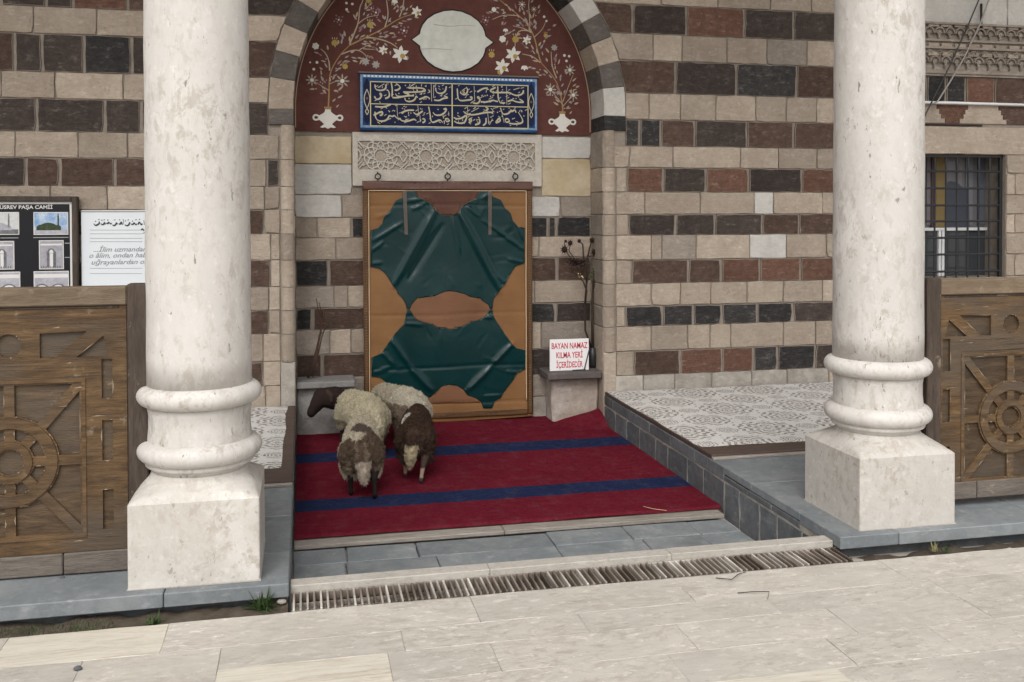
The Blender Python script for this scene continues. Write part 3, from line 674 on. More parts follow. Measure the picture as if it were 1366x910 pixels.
# tympanum painted maroon, with its painted bouquets
TY = Y2 - .006
tl_ = [(x, z) for x, z in arch_line(RI + .02, 2.275, 28)]
q = MB(); plate(q, [tl_], WALL(TY), 0, -.03); tym = q.build('tympanum', MAROON, FA)
fT = WALL(TY)
PM = [P_GOLD, P_WHITE, P_GREY, P_YEL, P_PINK, P_BEIGE, P_LINE]
def bouquet(conv, lines, flowers, vase, nleaf, scl):
    q = MB(); S = lambda p: W(*conv(*p), TY); scl *= .86
    for i, (wd, pl) in enumerate(lines): ribbon(q, [S(p) for p in pl], wd * .72, fT, .0012 + .00015 * i, 0 if i < 2 else 5)
    rs = random.Random(4)
    for wd, pl in lines:                             # small paired leaves along every spray
        P_ = [Vector(S(p)) for p in pl]; Lt = 0
        for a, b in zip(P_, P_[1:]):
            L = (b - a).length; k = max(1, int(L / .024)); an = math.atan2(b.y - a.y, b.x - a.x)
            for j in range(k):
                p = a.lerp(b, (j + rs.random()) / k); sd = rs.choice((-1, 1)); off = rs.uniform(.014, .075)
                c = (p.x - math.sin(an) * sd * off, p.y + math.cos(an) * sd * off)
                leaf(q, c, an + sd * rs.uniform(.3, 1.1), rs.uniform(.032, .052), rs.uniform(.011, .017), fT, .0024, rs.choice((5, 5, 2, 2, 5, 4)))
                if rs.random() < .25: disc(q, (c[0] + rs.uniform(-.03, .03), c[1] + rs.uniform(-.03, .03)), .006, fT, .0027, rs.choice((2, 4, 5)), 6)
    for (x, y, r, kind) in flowers:
        c = S((x, y)); r *= scl
        if kind == 'W':
            for k in range(6): leaf(q, (c[0], c[1]), k * 1.047 + .4, r * 1.25, r * .62, fT, .003 + .0002 * k, 1)
            disc(q, (c[0] + r * .3, c[1] - r * .25), r * .36, fT, .0046, 3, 7)
        elif kind == 't':
            for k in range(3): leaf(q, (c[0] - r * .2, c[1] + r * .3), -1.57 + (k - 1) * .75, r * 1.3, r * .75, fT, .003 + .0002 * k, 1)
        elif kind == 'w': disc(q, c, r, fT, .003, 1, 12, .8)
        elif kind == 'g': disc(q, c, r, fT, .003, 2, 14, .62)
        elif kind == 'y':
            disc(q, c, r, fT, .003, 3, 14, .8)
            for k in range(3): leaf(q, (c[0] + (k - 1) * r * .5, c[1] + r * .9), 1.57 + (1 - k) * .3, r * .8, r * .3, fT, .0034, 5)
        elif kind == 's':
            for k in range(8): leaf(q, (c[0] + .35 * r * math.cos(k * .785), c[1] + .35 * r * math.sin(k * .785)), k * .785, r, r * .33, fT, .003, 5 if k % 2 else 2)
            disc(q, c, r * .4, fT, .0036, 1, 8)
        elif kind == 'd': disc(q, c, r, fT, .003, 1, 8)
        elif kind == 'p':
            for k in range(9): disc(q, (c[0] + r * math.cos(k * .7) * (1 if k % 2 else .55), c[1] + r * math.sin(k * .7) * (1 if k % 2 else .55)), r * .2, fT, .003 + .0001 * k, 4, 6)
            disc(q, c, r * .22, fT, .004, 1, 6)
    vx, vz = W(*vase, TY); s = .0059
    half = [(3.5, 12), (4, 9), (6, 7), (11, 4), (13, 1), (12, -1), (8, -4), (5, -7), (10, -11), (7, -12), (4, -11), (0, -13)]
    plate(q, [[(vx + a * s, vz + b * s) for a, b in half] + [(vx - a * s, vz + b * s) for a, b in half[-2::-1]]], fT, .003, .0005, 1)
    for sd in (-1, 1):
        ribbon(q, [(vx + sd * a * s, vz + b * s) for a, b in ((11, 3), (16, 5), (19, 2), (17, -2), (12, -1))], .014, fT, .0032, 1, False)
    plate(q, [[(vx + a * s, vz + b * s) for a, b in ((-5, 15.5), (5, 15.5), (4, 12), (-4, 12))]], fT, .0034, .0005, 0)
    return q.build('painted_bouquet', PM, tym, recalc=False)
cA = lambda x, y: (395 + x / 8.273, y / 8.273); cB = lambda x, y: (640 + x / 4.787, y / 4.787)
bouquet(cA, [(.017, [(355, 1190), (362, 1075), (365, 905), (380, 780), (480, 610), (590, 500)]), (.017, [(590, 500), (780, 410), (960, 320), (1140, 200), (1310, 150)]), (.016, [(370, 780), (365, 680), (330, 590), (270, 540)]), (.017, [(590, 490), (640, 370), (690, 250), (700, 80), (740, 10), (750, -150)]),
     (.012, [(690, 260), (750, 210), (820, 180), (910, 170)]), (.014, [(500, 600), (600, 560), (690, 550), (760, 600), (780, 640)]), (.01, [(700, 550), (850, 470)]), (.01, [(740, 540), (900, 550)]), (.018, [(790, 415), (900, 425), (1040, 470), (1120, 530)]),
     (.015, [(980, 300), (1020, 170), (1000, 20), (980, -150)]), (.014, [(1140, 190), (1180, 90), (1190, -30), (1260, -200)]), (.01, [(365, 930), (430, 900), (480, 890)]), (.01, [(362, 1000), (300, 960), (200, 900)])],
    [(1150, 600, 92, 'W'), (960, 555, 52, 'W'), (1330, 130, 60, 'W'), (1095, 10, 45, 't'), (215, 510, 46, 'w'), (765, 680, 58, 'g'), (880, 715, 56, 'g'), (815, 275, 45, 'y'), (425, 475, 44, 'y'), (540, 735, 38, 'y'), (800, 5, 40, 'y'), (175, 885, 60, 's'), (510, 895, 70, 's'), (470, 220, 60, 'p'), (1190, 340, 70, 'p'), (880, 140, 60, 'p'), (830, 90, 40, 'p'),
     (555, 35, 17, 'd'), (620, 45, 17, 'd'), (558, 105, 17, 'd'), (230, 690, 18, 'd'), (195, 765, 18, 'd'), (155, 690, 12, 'd'), (1220, 640, 30, 'g'), (900, -120, 60, 'W'), (600, -120, 50, 'y'), (1100, -160, 50, 's')], (437.5, 158.5), 0, .00071)
bouquet(cB, [(.017, [(528, 730), (530, 690), (515, 590), (480, 500), (390, 400)]), (.017, [(390, 400), (370, 330), (350, 240), (310, 160), (240, 90), (150, 20), (60, -60)]), (.015, [(490, 500), (460, 420), (455, 330)]), (.014, [(385, 400), (340, 360), (270, 345)]), (.013, [(330, 210), (280, 180), (210, 165)]), (.015, [(330, 200), (250, 190), (225, 250), (225, 300)]),
     (.012, [(240, 100), (150, 95), (80, 125)]), (.012, [(320, 170), (315, 80), (310, 20), (330, -70)]), (.01, [(530, 650), (570, 540), (595, 480)]), (.01, [(530, 670), (490, 620), (455, 580)]), (.01, [(345, 240), (400, 190), (420, 140)]), (.01, [(530, 680), (565, 640), (600, 600)])],
    [(213, 350, 52, 'W'), (143, 425, 50, 'W'), (145, 250, 28, 'w'), (168, 190, 22, 't'), (300, 258, 30, 'W'), (290, 428, 30, 't'), (90, 62, 20, 'w'), (228, 252, 28, 'y'), (128, 462, 22, 'y'), (420, 228, 18, 'y'), (75, 350, 26, 'y'), (475, 305, 28, 'g'), (450, 572, 38, 's'), (597, 608, 34, 's'), (575, 448, 34, 's'), (540, 355, 11, 'd'), (570, 360, 10, 'd'), (553, 390, 10, 'd'), (410, 108, 10, 'd'), (425, 135, 9, 'd'), (36, 130, 34, 'p'), (270, 30, 24, 's'), (345, 60, 18, 's'), (200, -60, 40, 'W')], (750, 164), 0, .00123)
q = MB()                                             # thin gold line just inside the arch
al = arch_line(RI - .012, 2.30, 28)
vs = []
for i, p in enumerate(al):
    t = Vector(al[min(i + 1, len(al) - 1)]) - Vector(al[max(i - 1, 0)]); t.normalize(); nn = Vector((-t.y, t.x)) * .0035
    vs += [fT(p[0] + nn.x, p[1] + nn.y, .001), fT(p[0] - nn.x, p[1] - nn.y, .001)]
q.add(vs, [(2 * i, 2 * i + 1, 2 * i + 3, 2 * i + 2) for i in range(len(al) - 1)]); q.build('painted_border', P_BEIGE, tym, recalc=False)
# cartouche
cx, cz = W(604, 55, TY)
half = [(.318, 0), (.288, .022), (.258, .045), (.250, .080), (.236, .115), (.20, .162), (.14, .203), (.07, .229), (0, .237)]
full = half + [(-a, b) for a, b in half[-2::-1]]; full = full + [(a, -b) for a, b in full[-2:0:-1]]
q = MB(); plate(q, [[(cx + a * 1.045, cz + b * 1.05) for a, b in full]], fT, .004, 0, 1); plate(q, [[(cx + a, cz + b) for a, b in full]], fT, .009, .0035, 0); [ribbon(q, [W(*p, TY) for p in l], .006, fT, .0095, 2, True) for l in ([(578, 33), (600, 36), (618, 34), (634, 35)], [(560, 66), (580, 65), (603, 67)])]; q.build('cartouche', [CART, P_LINE, P_GREY], tym, recalc=False)
# carved lattice lintel over the door
LX0, LX1, LZ0, LZ1 = W(470, 178, Y2)[0], W(722, 178, Y2)[0], 1.86, 2.272
q = MB(); gx0, gx1, gz0, gz1 = LX0 + .04, LX1 - .055, 1.985, 2.205
plate(q, [[(LX0, LZ0), (LX1, LZ0), (LX1, LZ1), (LX0, LZ1)], [(gx0, gz0), (gx1, gz0), (gx1, gz1), (gx0, gz1)]], WALL(Y2 - .014), 0, -.03)
lin = q.build('lattice_lintel', LATT, FA)
q = MB(); q.box(gx0 - .01, gx1 + .01, Y2 + .002, Y2 + .01, gz0 - .01, gz1 + .01); q.build('carved_ground', LATTD, lin)
q = MB(); segs = []; sp = (gx1 - gx0) / 4; zc_ = (gz0 + gz1) / 2; r0 = .052
def clip(a, b):
    t0, t1 = 0., 1.; d = (b[0] - a[0], b[1] - a[1])
    for p_, q_ in ((-d[0], a[0] - gx0), (d[0], gx1 - a[0]), (-d[1], a[1] - gz0), (d[1], gz1 - a[1])):
        if abs(p_) < 1e-9:
            if q_ < 0: return
        else:
            r_ = q_ / p_
            if p_ < 0: t0 = max(t0, r_)
            else: t1 = min(t1, r_)
    if t0 < t1 - .02: segs.append(((a[0] + d[0] * t0, a[1] + d[1] * t0), (a[0] + d[0] * t1, a[1] + d[1] * t1)))
for i in range(4):
    c = (gx0 + sp * (i + .5), zc_); P_ = lambda r, k: (c[0] + r * math.cos(k * math.pi / 12), c[1] + r * math.sin(k * math.pi / 12))
    for k in range(0, 24, 2):
        clip(P_(r0, k), P_(r0, k + 2)); clip(P_(r0, k), P_(.088, k + 1)); clip(P_(r0, k + 2), P_(.088, k + 1))
        clip(P_(.088, k + 1), P_(.128, k + 2.4)); clip(P_(.088, k + 1), P_(.128, k - .4)); clip(P_(.108, k), P_(.16, k)); clip(P_(.128, k + 1), P_(.128, k + 3))
    for sx in (-1, 1):
        e = c[0] + sx * sp / 2
        clip((e, gz0), (e - sx * .05, gz0 + .055)); clip((e, gz1), (e - sx * .05, gz1 - .055)); clip((e, zc_ - .05), (e - sx * .03, zc_)); clip((e, zc_ + .05), (e - sx * .03, zc_)); clip((e - .03, gz0), (e + .03, gz0 + .06)); clip((e - .03, gz1), (e + .03, gz1 - .06))
for n_, (a, b) in enumerate(segs):
    t = Vector((b[0] - a[0], b[1] - a[1])).normalized(); nn = Vector((-t.y, t.x)) * .0048; h = .012 + .0003 * (n_ % 7); F_ = WALL(Y2 + .002)
    c4 = [(a[0] + nn.x, a[1] + nn.y), (b[0] + nn.x, b[1] + nn.y), (b[0] - nn.x, b[1] - nn.y), (a[0] - nn.x, a[1] - nn.y)]
    q.add([F_(x, z, h) for x, z in c4] + [F_(x, z, 0) for x, z in c4], [(0, 1, 2, 3), (0, 4, 5, 1), (1, 5, 6, 2), (2, 6, 7, 3), (3, 7, 4, 0)])
tag(q.build('strapwork', LATT, lin), kind='stuff')
q = MB(); q.box(W(500, 180, Y2)[0], W(694, 180, Y2)[0], Y2 - .016, Y2, 2.272, 2.288); q.build('dark_fillet', TOPL, FA)
# ---- window side of the front
z = lambda y, x=1300: W(x, y, Y1)[1]
XR = 8.5
course(z(34), z(34) + .5, [5.0, 5.9, XR], 'ww', F1)
q = MB(); q.box(5.005, XR, Y1 - .02, Y1 + .1, z(103), z(33) - .003)
for za, zb, d in ((z(58), z(55), .045), (z(68), z(65), .05), (z(36), z(33) - .003, .06), (z(100), z(97), .035)): q.box(5.005, XR, Y1 - d, Y1 - .0195, za, zb)
fz = q.build('carved_frieze', PALE2, FA)
def shell(cx, cz, r, flip):
    q = MB(); A_ = lambda a, k, y: (cx + k * r * math.cos(a), y, cz + k * r * math.sin(a) * 1.15)
    q.tube([A_(math.pi * t / 10, 1, Y1 - .052) for t in range(11)], r * .17, 5)
    q.tube([A_(math.pi * t / 10, .96, Y1 - .030) for t in range(11)], r * .24, 5)
    for t in range(5): a = math.pi * (.12 + .19 * t); q.tube([(cx, Y1 - .034, cz - r * .5), A_(a, .45, Y1 - .046), A_(a, .82, Y1 - .026)], [r * .10, r * .17, r * .12], 5)
    q.tube([(cx, Y1 - .045, cz - r * .2), (cx, Y1 - .04, cz - r * .75), (cx, Y1 - .02, cz - r * 1.25)], [r * .26, r * .22, r * .05], 6)
    return q
for zc2, st, ph in ((z(86), .105, 0), (z(48), .098, .05), (z(74.5), .105, .052)):
    x = 5.06 + ph
    while x < 6.6:
        o = shell(x, zc2, (.043 if zc2 != z(74.5) else .024), -1).build('shell', PALE2, fz, True); x += st
    for k in range(12):
        xx = 5.1 + k * .13 + U(-.01, .01)
        if xx < 6.6: q = MB(); q.cbox(xx, xx + .10, Y1 - .045, Y1 - .0205, zc2 + .055, zc2 + .088, .004); q.build('carved_block', PALE, fz)
course(z(137), z(103) - .002, [5.005, 5.13, 5.31, 5.50, 5.78, 6.3, XR], 'bkkrbd', F1)
zA, zB = z(141), z(165)                              # joggled course of red and pale stones
st = [(0, 0), (.25, .0), (.25, -.03), (.5, -.03), (.5, -.05), (.75, -.05), (.75, -.09), (1, -.09)]
xb = [5.005, 5.22, 5.52, 5.82, 6.3, XR]
for i, (a, b) in enumerate(zip(xb, xb[1:])):
    s1 = 1 if i % 2 else -1
    e = lambda x, s_, first: [(x + s_ * dx * .9 + (.0), zA + (zB - zA) * t) for t, dx in st]
    lft = [(a + .003, zA), (a + .003, zB)] if i == 0 else [(x + .003, z_) for x, z_ in e(a, -s1, 0)]
    rgt = [(b, zA), (b, zB)] if i == 4 else [(x - .003, z_) for x, z_ in e(b, s1, 0)]
    q = MB(); plate(q, [lft + rgt[::-1]], F1, 0, -.05); q.build('pale_stone' if i in (0, 2) else 'dark_stone', PALE if i in (0, 2) else BROWN if i > 2 else RED, FA)
q = MB(); q.box(5.01, 5.66, Y1 - .004, Y1 + .01, z(168.5), z(166.5)); q.build('dark_slot', P_LINE, FA)
course(WZ1 - .004, z(169), [5.005, 6.25, XR], 'pp', F1)
zz = [WZ1 - .006] + [z(y, 1350) for y in (231.6, 260, 285.5, 311, 339, 368, 400, 440, 480)] + [-.02]
for i, (a, b) in enumerate(zip(zz, zz[1:])):
    xs = [WX1, 5.99 if i % 2 else 6.12, 6.4, 6.95 + .15 * (i % 3), 7.6, XR]; course(b, a, xs, 'ppgpp' if i % 2 or i < 2 else 'ppgdb', F1)
for a, b in zip(zz[6:], zz[7:]): course(b, a if a < WZ0 else WZ0, [5.005, 5.45, WX1], 'pp', F1)
q = MB(); q.box(WX0 + .01, WX1 + .6, Y1 - .03, Y1 + .3, WZ0 - .035, WZ0 - .002); q.build('sill', PALE, FA)
wn = MB()
fy = 7.40
wx = lambda px: W(px, 300, fy)[0]
wz = lambda py: W(1300, py, fy)[1]
for x0, x1 in ((wx(1249.5), wx(1252.8)), (wx(1254), wx(1258)), (wx(1326), wx(1330))): wn.cbox(x0, x1, fy - .03, fy + .03, WZ0, wz(307.5), .003)
wn.cbox(WX0 - .1, wx(1330), fy - .032, fy + .03, wz(307.5), wz(303.5), .003)
win = wn.build('window', PVC, FA)
q = MB(); q.box(WX0 - .1, WX1 + .1, fy - .005, fy + .005, WZ0, wz(306)); q.build('pane', GLASS, win)
q = MB(); q.box(WX0 - .1, WX1 + .1, fy + .01, fy + .016, wz(306), WZ1 + .05); q.build('pane', m_glass('upper_glass', (.15, .142, .15), .15), win)
q = MB(); q.cbox(wx(1247), wx(1259), fy - .015, fy + .012, wz(303.5), WZ1 + .05, .004); q.build('jamb_strip', m_plain('ochre_frame', (.20, .14, .055), .6), win)
q = MB(); q.cbox(wx(1241), wx(1247), fy - .014, fy + .01, wz(303.5), WZ1 + .05, .004); q.build('jamb_strip', m_plain('plum_frame', (.07, .04, .045), .6), win)
q = MB(); plate(q, [[W(1262 + a, y, fy) for a, y in ((0, 302), (0, 246), (6, 242), (14, 243), (22, 250), (30, 255), (31, 302))]], WALL(fy - .004), 0, -.012); q.build('curtain', m_plain('slate_curtain', (.06, .066, .085), .8), win)
for x0, x1, cc in ((1288, 1297, (.17, .175, .19)), (1304, 1322, (.10, .11, .135)), (1236, 1241, (.16, .145, .15)), (1276, 1283, (.19, .17, .175))):
    q = MB(); q.box(wx(x0), wx(x1), fy - .002, fy + .008, wz(300), WZ1 + .05); q.build('curtain', m_plain('curtain_fold', cc, .8), win)
# iron grille
gr = MB(); gy = 7.19
gx = lambda px: W(px, 300, gy)[0]
gz = lambda py: W(1300, py, gy)[1]

grille = MB(); grille.box(WX1 - .03, WX1 - .004, gy - .012, gy + .012, WZ0, WZ1 - .002); grille.box(WX0 - .0, WX1 - .004, gy - .014, gy + .010, WZ1 - .026, WZ1 - .004); GRI = grille.build('grille', IRONB, FA)
x = gx(1247) - .107 * 2
while x < WX1 - .05:
    q = MB(); q.tube([(x, gy + .002, WZ0), (x, gy + .002, WZ1 - .01)], .0085, 8); q.build('bar', IRONB, GRI); x += .107
for y in (229, 251.5, 274, 295, 317, 339, 361.5):
    q = MB(); zc3 = gz(y); q.tube([(WX0, gy - .006, zc3), (WX1 - .01, gy - .006, zc3)], .0095, 8); q.build('bar', IRONB, GRI)
# ---- portico overhead (shades the wall), carried by the two columns
q = MB(); q.box(-6, 9, 3.86, 8.2, 6.22, 6.5)
rf = thing('portico_roof', 'portico roof slab and beam carried on the marble columns above the entrance', 'roof', (1, 5, 4.3))
q.build('roof_slab', PALE, rf); q = MB(); q.box(-6, 9, 3.86, 4.26, 5.86, 6.215); q.build('beam', PALE2, rf)

# ================================================================== OBJECTS
# ---- marble columns
def column(cx, cy, lab):
    t = thing('marble_column', lab, 'column', (cx, cy, ZP), 'portico columns')
    q = MB(); n = 12                                  # square plinth running up into a round foot
    def sq(r, e):
        out = []
        for k in range(4 * n):
            a = 2 * math.pi * (k + .5) / (4 * n) + math.pi / 4 / n * 0; c, s_ = math.cos(a), math.sin(a)
            out.append((cx + r * math.copysign(abs(c) ** (2 / e), c), cy + r * math.copysign(abs(s_) ** (2 / e), s_)))
        return out
    lev = [(.243, 60, ZP - .002), (.243, 60, .30), (.2425, 60, .546), (.237, 40, .553), (.222, 7, .574), (.204, 3.4, .594), (.190, 2.3, .612), (.187, 2, .625)]
    vs = []
    for r, e, z_ in lev: vs += [(x, y, z_) for x, y in sq(r, e)]
    m_ = 4 * n; q.add(vs, [(i * m_ + k, i * m_ + (k + 1) % m_, (i + 1) * m_ + (k + 1) % m_, (i + 1) * m_ + k) for i in range(len(lev) - 1) for k in range(m_)] + [tuple(range(m_))[::-1], tuple((len(lev) - 1) * m_ + k for k in range(m_))])
    o = q.build('plinth', PLINTH, t)
    q = MB(); q.box(cx - .2455, cx + .2455, cy - .2455, cy + .2455, ZP - .001, ZP + .0035); q.build('mortar_bed', CURB, t)
    tor = lambda zc, r, mr, ra: [(r + mr * math.cos(a), zc + ra * math.sin(a)) for a in [math.pi * (k / 12 - .5) for k in range(13)]]
    q = MB(); q.lathe(cx, cy, [(.187, .624), (.189, .634), (.197, .640), (.206, .644)] + tor(.655, .206, .006, .010) + [(.2035, .667)], 72); q.build('fillet', COLST, t, True)
    for zc in (.704, .925):
        q = MB(); q.lathe(cx, cy, [(.195, zc - .042)] + tor(zc, .2, .043, .041) + [(.195, zc + .042)], 72); q.build('ring', COLST, t, True)
    q = MB(); q.lathe(cx, cy, [(.2, .666), (.203, .75), (.199, .80), (.199, .85), (.205, .884)], 72); q.build('neck', COLST, t, True)
    q = MB(); pr = []
    for i in range(41):
        zz_ = .964 + (5.46 - .964) * i / 40; pr.append((.204 - .012 * ((zz_ - .96) / 4.5) ** 1.4 + .0012 * math.sin(i * 1.7), zz_))
    q.lathe(cx, cy, pr, 72); q.build('shaft', COLST, t, True)
    q = MB(); q.lathe(cx, cy, [(.19, 5.455), (.21, 5.47), (.21, 5.5), (.2, 5.52), (.26, 5.7), (.28, 5.72)], 48)
    q.cbox(cx - .30, cx + .30, cy - .30, cy + .30, 5.722, 5.856, .01); q.build('capital', COLST, t)
    return t
CLX, CRX, CYY = -.413, 2.662, 4.062
column(CLX, CYY, 'pale marble column next to the framed poster and the sheep')
column(CRX, CYY, 'pale marble column next to the barred window, on the medallion rug side')

# ---- carved wooden panels standing between the columns
def carved_panel(cx, hw, z0, z1, cz, lab, ref):
    y0 = 4.035
    t = thing('carved_panel', lab, 'wooden panel', (cx, y0, z0), 'carved wooden panels between the columns')
    F = WALL(y0); fx0, fx1 = cx - hw, cx + hw
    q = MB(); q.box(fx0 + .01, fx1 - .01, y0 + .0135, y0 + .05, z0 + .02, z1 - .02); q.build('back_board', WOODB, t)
    zb, zt = z0 + .085, z1 - .075
    def arc(r, a0, a1, n=10): return [(cx + r * math.cos(a0 + (a1 - a0) * i / n), cz + r * math.sin(a0 + (a1 - a0) * i / n)) for i in range(n + 1)]
    holes = []
    bw, bt, bb = .255, .30, .29                        # star field half width, above, below its centre
    RO_, RI_, HO, HI, s = .180, .128, .088, .05, .019
    angs = [0, math.atan2(bt, bw), math.pi / 2, math.pi - math.atan2(bt, bw), math.pi, math.pi + math.atan2(bb, bw), 1.5 * math.pi, 2 * math.pi - math.atan2(bb, bw), 2 * math.pi]
    for a0, a1 in zip(angs, angs[1:]):
        d0, d1 = math.asin(s / RO_), math.asin(s / RI_)
        inner = arc(RI_, a0 + d1, a1 - d1, 6) + arc(HO, a1 - math.asin(s / HO), a0 + math.asin(s / HO), 4); holes.append(inner)
        def hit(a, off):                                # strip edge out to the field border
            d = Vector((math.cos(a), math.sin(a))); n_ = Vector((-d.y, d.x)) * off; best = 9
            for lim, c, dc in ((bw, n_.x, d.x), (-bw, n_.x, d.x), (bt, n_.y, d.y), (-bb, n_.y, d.y)):
                if abs(dc) > 1e-6:
                    tt = (lim - c) / dc
                    if 0 < tt < best: best = tt
            return (cx + n_.x + d.x * best, cz + n_.y + d.y * best)
        holes.append(arc(RO_, a0 + d0, a1 - d0, 6) + [hit(a1, -s), hit(a0, s)])
    holes.append(arc(HI, 0, 2 * math.pi * 15 / 16, 15))
    zu = cz + .455                                      # ornaments above the star field
    for sd in (-1, 1):
        holes += [[(cx + sd * a, zu + b) for a, b in ((.112, .045), (.285, .05), (.168, -.052), (.112, -.052))], [(cx + sd * a, zu + b) for a, b in ((.345, .03), (.365, -.052), (.245, -.052))]]
        for c0, h2 in ((.315, .078), (.07, .08), (-.205, .078)): holes.append([(cx + sd * a, cz + c0 + b) for a, b in ((.337, -h2), (.377, -h2), (.377, h2), (.337, h2))])
    holes.append([(cx + .046 * math.cos(k * .3927), zu + .046 * math.sin(k * .3927)) for k in range(16)])
    q = MB(); plate(q, [[(fx0 + .075 * 0 + .004, zb), (fx1 - .004, zb), (fx1 - .004, zt), (fx0 + .004, zt)]] + holes, F, 0, -.0132); q.build('carved_board', WOOD, t)
    # raised edges of wheel and field
    q = MB()
    for r in (RO_ - .006, HO - .006):
        P0 = arc(r, 0, 2 * math.pi * 35 / 36, 35); P1 = arc(r - (.04 if r > .12 else .026), 0, 2 * math.pi * 35 / 36, 35); plate(q, [P0, P1], F, .007, -.001)
    q.build('carved_wheel', WOOD, t)
    q = MB(); plate(q, [[(cx - bw - .022, cz - bb - .02), (cx + bw + .022, cz - bb - .02), (cx + bw + .022, cz + bt + .02), (cx - bw - .022, cz + bt + .02)], [(cx - bw - .008, cz - bb - .006), (cx + bw + .008, cz - bb - .006), (cx + bw + .008, cz + bt + .006), (cx - bw - .008, cz + bt + .006)]], F, .004, -.001); q.build('moulding', WOOD, t)
    q = MB(); q.cbox(fx0 + .03, fx1 - .03, y0 - .004, y0 + .02, zt - .012, zt - .002, .003); q.build('moulding', WOODP, t)
    q = MB(); q.cbox(fx0 + .0, fx1 - .0, y0 - .014, y0 + .052, zt + .001, z1, .005); q.build('top_rail', WOODL, t)
    xm = cx + .19 * (1 if ref else -1)
    for a, b in ((fx0, xm), (xm, fx1)):
        q = MB(); q.cbox(a + .002, b - .002, y0 - .010 + U(0, .002), y0 + .05, z0, zb - .002, .004); q.build('bottom_rail', WOODG, t)
    for sd in (-1, 1):
        x0 = fx1 if sd > 0 else fx0 - .078
        q = MB(); q.cbox(x0 + .001, x0 + .077, y0 - .022, y0 + .06, z0 - .01, z1 + .008, .005); q.build('post', WOODP, t)
    q = MB(); rs = random.Random(int(cx * 100))          # pale slivers on the arrises: worn bare wood and painted edge highlights
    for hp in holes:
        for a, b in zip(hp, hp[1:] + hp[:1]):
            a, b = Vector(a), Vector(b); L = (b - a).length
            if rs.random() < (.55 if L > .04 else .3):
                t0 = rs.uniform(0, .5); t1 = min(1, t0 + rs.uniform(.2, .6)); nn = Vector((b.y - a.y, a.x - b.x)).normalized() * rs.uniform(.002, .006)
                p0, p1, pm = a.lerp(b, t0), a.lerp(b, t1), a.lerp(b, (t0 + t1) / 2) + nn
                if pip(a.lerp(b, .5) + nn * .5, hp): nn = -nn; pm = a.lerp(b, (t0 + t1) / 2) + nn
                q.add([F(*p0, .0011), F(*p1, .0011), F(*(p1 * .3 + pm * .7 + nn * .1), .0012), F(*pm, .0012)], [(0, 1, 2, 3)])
    for _ in range(40):
        a, b = U(fx0 + .02, fx1 - .06), U(zb + .01, zt - .03)
        if not any(pip((a + .02, b), hp) for hp in holes): q.add([F(a, b, .0009), F(a + U(.012, .06), b + U(-.001, .001), .0009), F(a + U(.02, .04), b + U(.001, .006), .0009)], [(0, 1, 2)])
    for _ in range(70):                                 # shrinkage cracks along the planks
        a, b, l_ = U(fx0 + .02, fx1 - .1), U(zb + .01, zt - .01), U(.05, .3); c_ = min(a + l_, fx1 - .01)
        q.add([F(a, b, .0009), F((a + c_) / 2, b - U(.0012, .003), .0009), F(c_, b + U(-.003, .003), .0009), F((a + c_) / 2, b + .001, .0009)], [(0, 1, 2, 3)], 1) if not any(pip((x_, b), hp) for hp in holes for x_ in (a, (a + c_) / 2, c_)) else None
    tag(q.build('worn_lit_edges', [WOODC, WOODP], t, recalc=False), kind='stuff')
    return t
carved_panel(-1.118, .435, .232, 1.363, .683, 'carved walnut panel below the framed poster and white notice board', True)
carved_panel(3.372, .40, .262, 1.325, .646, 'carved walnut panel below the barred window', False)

# ---- framed poster and white board on the wall
py_ = 7.085
pt = thing('framed_poster', 'black framed poster with photographs of the mosque and a white title', 'poster', (-1.86, 7.1, .85))
S = lambda x, y: W(x, y, py_ - .02)
x0, x1 = S(-43, 300)[0], S(104, 300)[0]; zt, zb = S(50, 262)[1], .83
F = WALL(py_ - .012)
q = MB(); q.box(x0 + .03, x1 - .03, py_ - .012, py_ + .02, zb + .03, zt - .03); q.build('poster_sheet', POSTK, pt)
for a in ((x0, x0 + .036, zb, zt), (x1 - .036, x1, zb, zt), (x0 + .0365, x1 - .0365, zt - .036, zt), (x0 + .0365, x1 - .0365, zb, zb + .036)):
    q = MB(); q.cbox(a[0], a[1], py_ - .04, py_ + .025, a[2], a[3], .005); q.build('frame', WOODP, pt)
b = .037; q = MB(); plate(q, [[(x0 + b, zb + b), (x1 - b, zb + b), (x1 - b, zt - b), (x0 + b, zt - b)], [(x0 + b + .016, zb + b + .016), (x1 - b - .016, zb + b + .016), (x1 - b - .016, zt - b - .016), (x0 + b + .016, zt - b - .016)]], F, .003, 0); q.build('white_border', POSTW, pt)
tx = S(70, 278); text('title', 'H\u00dcSREV PA\u015eA CAM\u0130\u0130', .034, (tx[0], py_ - .0135, tx[1] - .003), POSTW, pt, .0006, 'RIGHT', sx=1.1)
SF = WALL(py_ - .0125)
